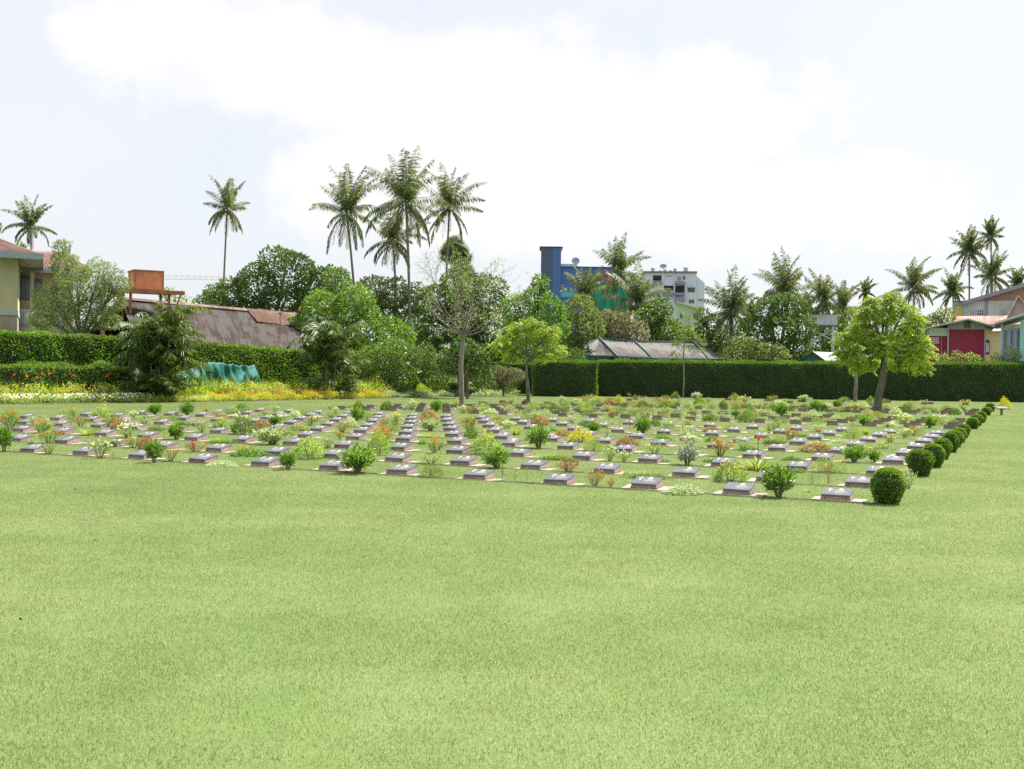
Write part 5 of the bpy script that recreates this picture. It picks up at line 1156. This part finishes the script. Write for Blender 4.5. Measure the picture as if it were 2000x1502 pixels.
# white apartment block
f = Fr(1254, 220, -0.116); root = f.empty('apartment_block'); tag(root, 'white apartment block with mauve balconies and roof tanks', 'building'); Z = lambda py, px=1310: f.z(px, py); U = f.u
WW = wallmat('white_block_wall', (.6, .59, .74), .1, (.42, .42, .54)); MV = plain('mauve_paint', (.24, .22, .36)); TE = plain('turquoise_awning', (.15, .45, .5))
MB().box(U(1254), U(1357), 0, 12, 0, Z(531)).build('wall', WW, root)
MB().hexa([(U(1357) + .01, .4, 0), (U(1373), .4, 0), (U(1373), 12, 0), (U(1357) + .01, 12, 0), (U(1357) + .01, .4, Z(538)), (U(1373), .4, Z(552)), (U(1373), 12, Z(552)), (U(1357) + .01, 12, Z(538))]).build('side_wall', WW, root)
MB().box(U(1252), U(1358), -.4, 12.2, Z(533), Z(530)).build('cornice', plain('purple_brown_band', (.2, .15, .2)), root)
for a, b, c_, d_ in ((1272, 1288, 538, 549), (1294, 1312, 558, 570), (1316, 1334, 557, 572)):
    MB().box(U(a), U(b), -.06, .0, Z(d_), Z(c_)).build('balcony_opening', DKG, root)
for a, b, c_, d_ in ((1272, 1288, 549, 554), (1294, 1312, 570, 578), (1316, 1334, 550, 556), (1316, 1334, 572, 577), (1316, 1334, 580, 590)):
    MB().box(U(a), U(b), -.9, -.0, Z(d_), Z(c_)).build('balcony', MV, root)
for a, b, c_, d_ in ((1340, 1354, 562, 571), (1342, 1354, 584, 593), (1320, 1327, 540, 547), (1330, 1335, 539, 546), (1298, 1308, 538.5, 540.5)):
    window(root, U(a), U(b), Z(d_), Z(c_), 0, FRM if c_ > 583 else MV, GL, 1)
MB().box(U(1339), U(1355), -.7, .0, Z(562), Z(561)).box(U(1316), U(1334), -.7, .0, Z(558), Z(557)).build('awning', TE, root)
MB().box(U(1322), U(1326), -.08, -.0, Z(549), Z(541)).build('door', plain('orange_door', (.6, .3, .08)), root)
MB().box(U(1290), U(1292.5), -.25, .0, 0, Z(533)).box(U(1313), U(1315), -.25, .0, 0, Z(533)).build('pilaster', WW, root)
for k, (a, w, h) in enumerate(((1272, 8, 8), (1296, 6, 6), (1316, 7, 9), (1337, 9, 9), (1286, 4, 4), (1307, 5, 5))):
    z0 = Z(530); r = w / 2 / 9.87; hh = h / 9.87; x = U(a); t_ = MB(); t_.tube([(0, 0, .3), (0, 0, .3 + hh * .85), (0, 0, .3 + hh), (0, 0, .36 + hh)], [r, r, r * .55, r * .2], 12).box(-r, r, -r, r, .0, .3)
    o = t_.build('roof_tank', plain('tank_grey', (.42, .42, .46)), None, smooth=False); o.location = f.w(x, 3 + k % 3, z0); tag(o, f'{ORD[k]} pale grey water tank on the apartment block roof', 'water tank', 'tanks on the apartment roof')
dm = MB(); c_ = np.array([0, 0, 0.]); ring = [(1.3 * math.cos(a), -.3 * math.sin(a), 2.2 + .8 * math.sin(a)) for a in an]; inn = [(.7 * math.cos(a), .3, 2.0 + .4 * math.sin(a)) for a in an]
dm.addp(ring + inn + [(0, .5, 1.9)], [(i, (i + 1) % 18, 18 + (i + 1) % 18, 18 + i) for i in range(18)] + [(18 + i, 18 + (i + 1) % 18, 36) for i in range(18)]).tube([(0, .5, 2), (0, .6, 0)], .08, 5)
o = dm.build('satellite_dish', plain('dish_grey', (.4, .42, .45)), None); o.location = f.w(U(1292), 2, Z(530)); o.scale = (.55, .55, .55); tag(o, 'large satellite dish among tanks on the apartment block', 'satellite dish')
# pale green gabled house
f = Fr(1318, 130, -0.145); root = f.empty('gabled_house'); tag(root, 'pale green gabled house below the white apartment block', 'house'); Z = lambda py: f.z(1340, py); U = f.u
PG = wallmat('pale_green_wall', (.47, .55, .42), .15); MB().box(0, U(1368), 0, 9, 0, Z(605)).build('wall', PG, root)
m_ = MB(); m_.addp([(0, 0, Z(605)), (U(1368), 0, Z(605)), (U(1320), 0, Z(591)), (0, 9, Z(605)), (U(1368), 9, Z(605)), (U(1320), 9, Z(591))], [(0, 1, 2), (3, 5, 4), (0, 2, 5, 3), (1, 4, 5, 2)]); m_.build('gable', PG, root)
MB().slab([(U(1319), -.5, Z(588.5)), (U(1372), -.5, Z(604)), (U(1372), 9.4, Z(604)), (U(1319), 9.4, Z(588.5))], .15).build('roof', plain('pale_roof_sheet', (.5, .54, .5)), root)
window(root, U(1352), U(1357), Z(622), Z(612), 0, plain('teal_frame', (.1, .3, .32)), GL); window(root, U(1326), U(1331), Z(622), Z(612), 0, plain('teal_frame', (.1, .3, .32)), GL)

# pavilion with two hipped roofs
d = 93.0; root = empty('pavilion', at(1250, 700, d) * [1, 1, 0]); b0 = np.array(root.location); tag(root, 'low pavilion with two joined hipped grey corrugated roofs behind the hedge', 'pavilion')
def pt(px, py, dd=0): return at(px, py, d + dd) - b0
e1, e2, e3 = pt(1103, 696, 0), pt(1207, 698, -5), pt(1275, 701, -5); r1, r2, r3 = pt(1170, 661, 2.5), pt(1241, 668.5, 2.5), pt(1355, 669, 2.5)
e4, e5, e6 = pt(1385, 702, -3.5), pt(1418, 702.5, 1.5), pt(1278, 701.5, -4)
sheet('roof_hip', [e1, e2, r1 + [0, 0, 0], r1 + [-.01, 0, 0]], M['weathered'], root)
sheet('roof_front', [e2, e3, r2, r1], M['weathered'], root)
sheet('roof_front', [e3 + [.02, 0, .0], e4, r3, r2 + [.02, 0, 0]], M['weathered'], root)
sheet('roof_hip', [e4, e5, r3 + [.01, 0, 0], r3], M['weathered'], root)
bk = [pt(1112, 697, 8), pt(1412, 700, 8)]; MB().slab([bk[0], bk[1], r3, r1], .05).build('roof_back', M['weathered'], root)
tm = MB()
for a, b in ((r1, e1), (r1, e2), (r1, r2), (r2, r3), (r3, e4), (r3, e5), (e1, e2), (e2, e3), (e3, e4), (e4, e5), (r2, e3)): tm.tube([np.array(a) + [0, -.05, .05], np.array(b) + [0, -.05, .05]], .09, 6)
tm.build('ridge_trim', M['greentrim'], root)
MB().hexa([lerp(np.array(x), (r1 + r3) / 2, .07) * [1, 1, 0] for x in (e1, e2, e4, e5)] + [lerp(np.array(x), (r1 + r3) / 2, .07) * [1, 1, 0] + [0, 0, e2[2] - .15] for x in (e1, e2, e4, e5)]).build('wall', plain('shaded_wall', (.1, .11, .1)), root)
# little green roof
d = 89.0; root = empty('shed', at(1600, 700, d) * [1, 1, 0]); b0 = np.array(root.location); tag(root, 'small hut with dark green gable and pale roof just above hedge', 'shed')
a_, b_, c_, e_ = pt(1556, 706), pt(1612, 705, 0), pt(1588, 688.5), pt(1640, 705.5, 0)
MB().slab([pt(1554, 707), pt(1588, 687), pt(1590, 687, 6), pt(1558, 704, 6)], .06).build('roof_slope', M['greentrim'], root)
sheet('roof_slope', [pt(1615, 706), pt(1650, 706, 6), pt(1630, 689, 6), pt(1588, 687)], plain('pale_roof_sheet', (.5, .56, .54)), root)
m_ = MB(); m_.tri_prism([pt(1560, 706.5, .3), pt(1612, 706, .3), pt(1588, 689, .3)], (0, .3, 0)); m_.build('gable', M['greentrim'], root)
MB().box(pt(1562, 706)[0], pt(1612, 706)[0], .35, 5.5, 0, pt(1560, 706.5)[2]).build('wall', M['greentrim'], root)
# grey sectional tank on stand
f = Fr(1576, 96, -0.259); U = f.u; Z = lambda py: f.z(1600, py); root = f.empty('water_tank_stand'); tag(root, 'tall steel stand under the grey sectional water tank', 'tank stand'); GT = noise_mat('galvanised_panel', (.42, .45, .47), (.58, .6, .62), 2, .5)
ub = U(1633)
for x, y in ((.3, .2), (ub - .3, .2), (.3, 2.2), (ub - .3, 2.2)): MB().box(x - .12, x + .12, y - .12, y + .12, 0, Z(637)).build('leg', GT, root)
MB().box(0, ub, 0, 2.4, Z(637), Z(635)).build('platform', plain('dark_steel', (.1, .11, .12)), root)
MB().tube([(.3, .2, Z(665)), (ub - .3, .2, Z(642))], .06, 5).tube([(.3, .2, Z(642)), (ub - .3, .2, Z(665))], .06, 5).build('brace', GT, root)
root = f.empty('water_tank'); tag(root, 'grey panelled rectangular water tank raised behind the hedge', 'water tank')
MB().box(.05, ub - .05, .05, 2.35, Z(635), Z(616)).build('tank_body', GT, root)
m_ = MB()
for k in range(4): x = .05 + (ub - .1) * k / 3; m_.box(x - .04, x + .04, -.02, .05, Z(635), Z(616))
m_.box(0, ub, -.03, 2.4, Z(616), Z(615)); m_.build('panel_rib', plain('rib_white', (.62, .64, .66)), root)

# houses at the far right
def brick_mat(name, c1, c2, mort, sx=.24, sy=.08):
    t = NT(name); tcn = t.node('ShaderNodeTexCoord'); mp = t.node('ShaderNodeMapping'); mp.inputs['Rotation'].default_value = (R(90), 0, 0); t.l.new(tcn.outputs['Object'], mp.inputs[0])
    br = t.node('ShaderNodeTexBrick'); t.l.new(mp.outputs[0], br.inputs['Vector']); br.inputs['Scale'].default_value = 1; br.inputs['Brick Width'].default_value = sx; br.inputs['Row Height'].default_value = sy; br.inputs['Mortar Size'].default_value = .012
    br.inputs['Color1'].default_value = rgba(c1); br.inputs['Color2'].default_value = rgba(c2); br.inputs['Mortar'].default_value = rgba(mort)
    p = t.set(t.node('ShaderNodeBsdfPrincipled'), Roughness=.9); t.l.new(br.outputs[0], p.inputs['Base Color']); t.l.new(p.outputs[0], t.out.inputs[0]); return t.mat
f = Fr(1858, 110, -0.376); U = f.u; Z = lambda py, px=1900: f.z(px, py); root = f.empty('brick_gabled_house'); tag(root, 'white walled house with raw brick gable and blue trim', 'house')
WH = wallmat('white_render_wall', (.6, .62, .64), .25); BT = plain('blue_trim', (.1, .28, .6))
MB().box(U(1884), U(2060), 0, 12, 0, Z(588)).build('wall', WH, root)
ap = (U(2005), 0, Z(553)); m_ = MB(); m_.addp([(U(1884), 0, Z(588)), (U(2060), 0, Z(588)), (U(2060), 0, Z(575)), ap, (U(1884), 12, Z(588)), (U(2060), 12, Z(588)), (U(2060), 12, Z(575)), (ap[0], 12, ap[2])], [(0, 1, 2, 3), (4, 7, 6, 5), (0, 3, 7, 4), (1, 5, 6, 2), (2, 6, 7, 3)])
m_.build('gable', brick_mat('raw_brick', (.36, .2, .15), (.28, .15, .11), (.42, .38, .34), .35, .14), root)
MB().slab([(U(1876), -.8, Z(589.5)), (ap[0] + .3, -.8, Z(550.5)), (ap[0] + .3, 12.5, Z(550.5)), (U(1876), 12.5, Z(589.5))], .35).build('roof', plain('purple_grey_roof', (.26, .23, .3)), root)
MB().slab([(ap[0] + .31, -.8, Z(550.5)), (U(2075), -.8, Z(582)), (U(2075), 12.5, Z(582)), (ap[0] + .31, 12.5, Z(550.5))], .35).build('roof', plain('purple_grey_roof', (.26, .23, .3)), root)
MB().box(U(1860), U(1883), .1, 8, 0, Z(595)).build('annex', wallmat('yellow_annex', (.6, .52, .2), .2), root)
MB().box(U(1857), U(1885), -.15, 8, Z(595), Z(589)).box(U(1879.5), U(1884.5), -.12, .1, Z(640), Z(595)).box(U(1858), U(1860), -.05, .2, Z(640), Z(595)).build('blue_trim', plain('light_blue_trim', (.3, .5, .68)), root)
sheet('annex_roof', [(U(1855), -.6, Z(588)), (U(1884), -.6, Z(588)), (U(1880), 5, Z(585)), (U(1872), 5, Z(585))], plain('red_sheet', (.35, .1, .08)), root)
for a, b in ((1891, 1900), (1905, 1919), (1951, 1960)):
    MB().box(U(a), U(b), -.05, .02, Z(615), Z(606)).build('vent_block', DKG, root)
    m_ = MB()
    for k in range(4): x = U(a) + (U(b) - U(a)) * k / 3; m_.box(x - .05, x + .05, -.1, -.05, Z(615), Z(606))
    m_.box(U(a), U(b), -.1, -.06, Z(611), Z(610)); m_.build('vent_bars', WH, root)
MB().box(U(1921), U(1923), -.08, 0, 0, Z(588)).box(U(1925), U(1926), -.08, 0, 0, Z(588)).build('drain_pipe', BT, root)
# rusty lean-to roof
d = 100.0; root = empty('outhouse', at(1910, 700, d) * [1, 1, 0]); b0 = np.array(root.location); tag(root, 'long low outhouse with faded red sheet roof behind the red house', 'house')
sheet('roof', [pt(1853, 634, -2), pt(2010, 634, -2), pt(2010, 616, 3), pt(1852, 618, 3)], M['redroof'], root)
MB().hexa([pt(1857, 700) * [1, 1, 0], pt(2010, 700) * [1, 1, 0], pt(2010, 700, 3) * [1, 1, 0], pt(1857, 700, 3) * [1, 1, 0], pt(1857, 632), pt(2010, 632), pt(2010, 622, 3), pt(1857, 622, 3)]).build('wall', wallmat('cream_wall', (.6, .54, .38)), root)
# red house
f = Fr(1812, 88, -0.373); U = f.u; Z = lambda py, px=1880: f.z(px, py); root = f.empty('red_house'); tag(root, 'low house with crimson walls, grey gable and white upper boarding', 'house')
RD = wallmat('crimson_wall', (.36, .045, .085), .12); GG = plain('grey_boarding', (.4, .44, .44)); WT = plain('white_boarding', (.66, .74, .7)); GRY = plain('grey_post', (.42, .44, .46))
MB().box(U(1851), U(1921), 0, 8, 0, Z(643)).build('wall', RD, root)
m_ = MB(); m_.addp([(U(1851), .0, Z(643)), (U(1921), .0, Z(643)), (U(1921), .0, Z(636)), (U(1888), .0, Z(626)), (U(1851), .0, Z(634)), (U(1851), 8, Z(643)), (U(1921), 8, Z(643)), (U(1921), 8, Z(636)), (U(1888), 8, Z(626)), (U(1851), 8, Z(634))],
    [(0, 1, 2, 3, 4), (9, 8, 7, 6, 5), (0, 4, 9, 5), (1, 6, 7, 2), (2, 7, 8, 3), (3, 8, 9, 4)]); m_.build('gable', GG, root)
MB().box(U(1881), U(1893), -.06, 0, Z(641), Z(628)).build('gable_vent', plain('vent_brown', (.17, .14, .12)), root)
MB().box(U(1812), U(1850), .3, 7.8, 0, Z(656)).build('side_wall', RD, root)
MB().box(U(1812), U(1850), .2, 7.9, Z(656), Z(640)).build('boarding', WT, root)
MB().box(U(1848.5), U(1851.5), -.12, .2, 0, Z(636)).box(U(1920.5), U(1923.5), -.1, .2, 0, Z(640)).box(U(1837), U(1838), .2, .3, 0, Z(656)).build('post', GRY, root)
MB().slab([(U(1888), -1.2, Z(623.5)), (U(1800), -1.2, Z(642)), (U(1800), 8.5, Z(642)), (U(1888), 8.5, Z(623.5))], .1).build('roof', plain('grey_sheet_roof', (.45, .44, .42)), root)
MB().slab([(U(1888) + .02, -1.2, Z(623.5)), (U(1941), -1.2, Z(638)), (U(1941), 8.5, Z(638)), (U(1888) + .02, 8.5, Z(623.5))], .1).build('roof', plain('grey_sheet_roof', (.45, .44, .42)), root)
vb = MB().box(U(1812), U(1832), .22, .3, Z(671), Z(659)); vb.build('vent_block', plain('white_block', (.75, .77, .75)), root)
m_ = MB()
for i in range(5):
    for j in range(3):
        x = U(1813 + i * 3.9); z_ = Z(670 - j * 3.8); m_.box(x, x + .09, .2, .22, z_, z_ + .09)
m_.build('vent_holes', RD, root)
# cream house with arched window
f = Fr(1923, 96, -0.402); U = f.u; Z = lambda py, px=1935: f.z(px, py); root = f.empty('cream_house'); tag(root, 'cream house with arched dark window between red and lilac houses', 'house')
MB().box(.0, U(1958), 0, 5, 0, Z(646)).build('wall', wallmat('cream_house_wall', (.62, .56, .36), .15), root)
MB().slab([(-.4, -.8, Z(646)), (U(1962), -.8, Z(646)), (U(1962), 5, Z(635)), (-.4, 5, Z(635))], .1).build('roof', plain('pale_lilac_sheet', (.55, .52, .54)), root)
a_ = np.linspace(0, math.pi, 10); cx_ = U(1927); r_ = U(1931) - cx_; zz_ = Z(668)
MB().addp([(cx_ + r_ * math.cos(t_), -.05, zz_ + r_ * 1.3 * math.sin(t_)) for t_ in a_] + [(cx_ - r_, -.05, Z(692)), (cx_ + r_, -.05, Z(692))], [tuple(range(12))]).box(cx_ - r_, cx_ + r_, -.045, 0, Z(692), zz_).build('arched_window', plain('dark_blue_frame', (.05, .05, .09)), root)
MB().box(cx_ - r_ * .6, cx_ - r_ * .1, -.08, -.05, Z(688), Z(670)).box(cx_ + r_ * .1, cx_ + r_ * .6, -.08, -.05, Z(688), Z(670)).build('shutter', plain('pale_frame', (.6, .66, .72)), root)
# lilac and turquoise house
f = Fr(1954, 84, -0.428); U = f.u; Z = lambda py, px=1975: f.z(px, py); root = f.empty('lilac_house'); tag(root, 'lilac and turquoise house with three tall narrow windows', 'house')
LI = wallmat('lilac_wall', (.36, .38, .56), .1); TQ = wallmat('turquoise_wall', (.3, .6, .62), .1)
MB().box(0, U(1990), 0, 7, 0, Z(640)).build('wall', LI, root); MB().box(U(1990) + .01, U(2040), -.3, 7, 0, Z(628)).build('side_wall', TQ, root)
MB().box(U(1952.5), U(1956), -.1, .1, 0, Z(632)).box(U(1969), U(1970.5), -.06, 0, 0, Z(635)).build('pilaster', plain('light_lilac', (.45, .47, .64)), root)
for a in (1960, 1972, 1984.5): window(root, U(a), U(a + 4.5), Z(682), Z(645), 0, plain('green_frame', (.16, .3, .24)), plain('green_glass', (.1, .18, .15), .3), 0)
MB().slab([(U(1940), -1.2, Z(631)), (U(2040), -1.2, Z(600)), (U(2040), 8, Z(600)), (U(1940), 8, Z(631))], .14).build('roof', plain('grey_sheet_roof_light', (.5, .5, .5)), root)
f = Fr(1968, 102, -0.424); U = f.u; Z = lambda py, px=1985: f.z(px, py); root = f.empty('dormer_house'); tag(root, 'pinkish gable with orange rust roof above the lilac house', 'house')
m_ = MB(); m_.addp([(0, 0, 0), (U(2010), 0, 0), (U(2010), 0, Z(600)), (U(1984), 0, Z(580)), (0, 0, Z(612)), (0, 6, 0), (U(2010), 6, 0), (U(2010), 6, Z(600)), (U(1984), 6, Z(580)), (0, 6, Z(612))], [(0, 1, 2, 3, 4), (9, 8, 7, 6, 5), (0, 4, 9, 5), (1, 6, 7, 2), (2, 7, 8, 3), (3, 8, 9, 4)])
m_.build('wall', wallmat('pink_wall', (.5, .38, .38), .2), root)
MB().slab([(U(1984), -.6, Z(578)), (U(1966), -.6, Z(614)), (U(1966), 6, Z(614)), (U(1984), 6, Z(578))], .1).build('roof', plain('grey_sheet_roof', (.45, .44, .42)), root)
sheet('roof', [(U(2012), -.6, Z(612)), (U(2012), 7, Z(608)), (U(1984) + .1, 7, Z(577)), (U(1984) + .02, -.6, Z(578))], noise_mat('orange_rust', (.42, .2, .12), (.52, .34, .26), 2, .8), root)


# tower crane far behind the shed, only its long jib clears the trees
d = 380.0; root = empty('tower_crane', at(432, 700, d) * [1, 1, 0]); b0 = np.array(root.location); tag(root, 'thin pale orange crane jib stretching above the rusty roof', 'crane')
CR = plain('crane_paint', (.6, .42, .32)); j0, j1 = at(296, 545, d) - b0, at(452, 547, d) - b0; jm = MB(); n = 26
P0 = [j0 * (1 - k / n) + j1 * k / n for k in range(n + 1)]; P1 = [p_ + np.array([0, 0, 1.3]) for p_ in P0]
jm.tube([P0[0], P0[-1]], .09, 4).tube([P1[0], P1[-1]], .07, 4)
for k in range(n): jm.tube([P0[k], P1[k + 1] if k % 2 else P1[k]], .035, 3).tube([P0[k + 1], P1[k]], .035, 3)
jm.build('jib', CR, root); MB().box(-.8, .8, -.8, .8, 0, j1[2] + .5).build('mast', CR, root)
# dead leaves on the near lawn
lb = plain('dead_leaf', (.07, .045, .02))
for k, (px, py) in enumerate([(146, 962), (413, 1050), (321, 1129), (188, 1062), (44, 1220)]):
    g = gp(px, py); rg = np.random.default_rng(k); m_ = MB().leaves(np.zeros((2, 3)), rg.normal(size=(2, 3)) * [1, 1, .2] + [0, 0, .2], .03, .018)
    o = m_.build('dead_leaf', lb); o.location = (g[0], g[1], .03)
    tag(o, f'tiny dry brown leaf lying on the open lawn, {ORD[k]} of the scattered few', 'leaf', 'dry leaves scattered on the lawn')

# far-off band of trees closing the horizon
rg = np.random.default_rng(77); lobes = []
for px in np.arange(180, 2120, 26):
    d = rg.uniform(140, 165); c = at(px + rg.normal() * 8, 700, d); r = rg.uniform(2.6, 3.9); c[2] = rg.uniform(1.6, 3.4); lobes.append((c, r))
P, U_ = crown_pts(rg, lobes, .62, .75); ok = P[:, 2] > .1; P, U_ = P[ok], U_[ok]
m_ = MB().leaves(P, U_ * .7 + rg.normal(size=P.shape) * .7 - [0, 0, .2], rg.uniform(.45, .75, len(P)), .28)
tag(m_.build('far_treeline', [LM['olive']]), 'far-off low band of trees along the horizon', 'treeline', kind='stuff')
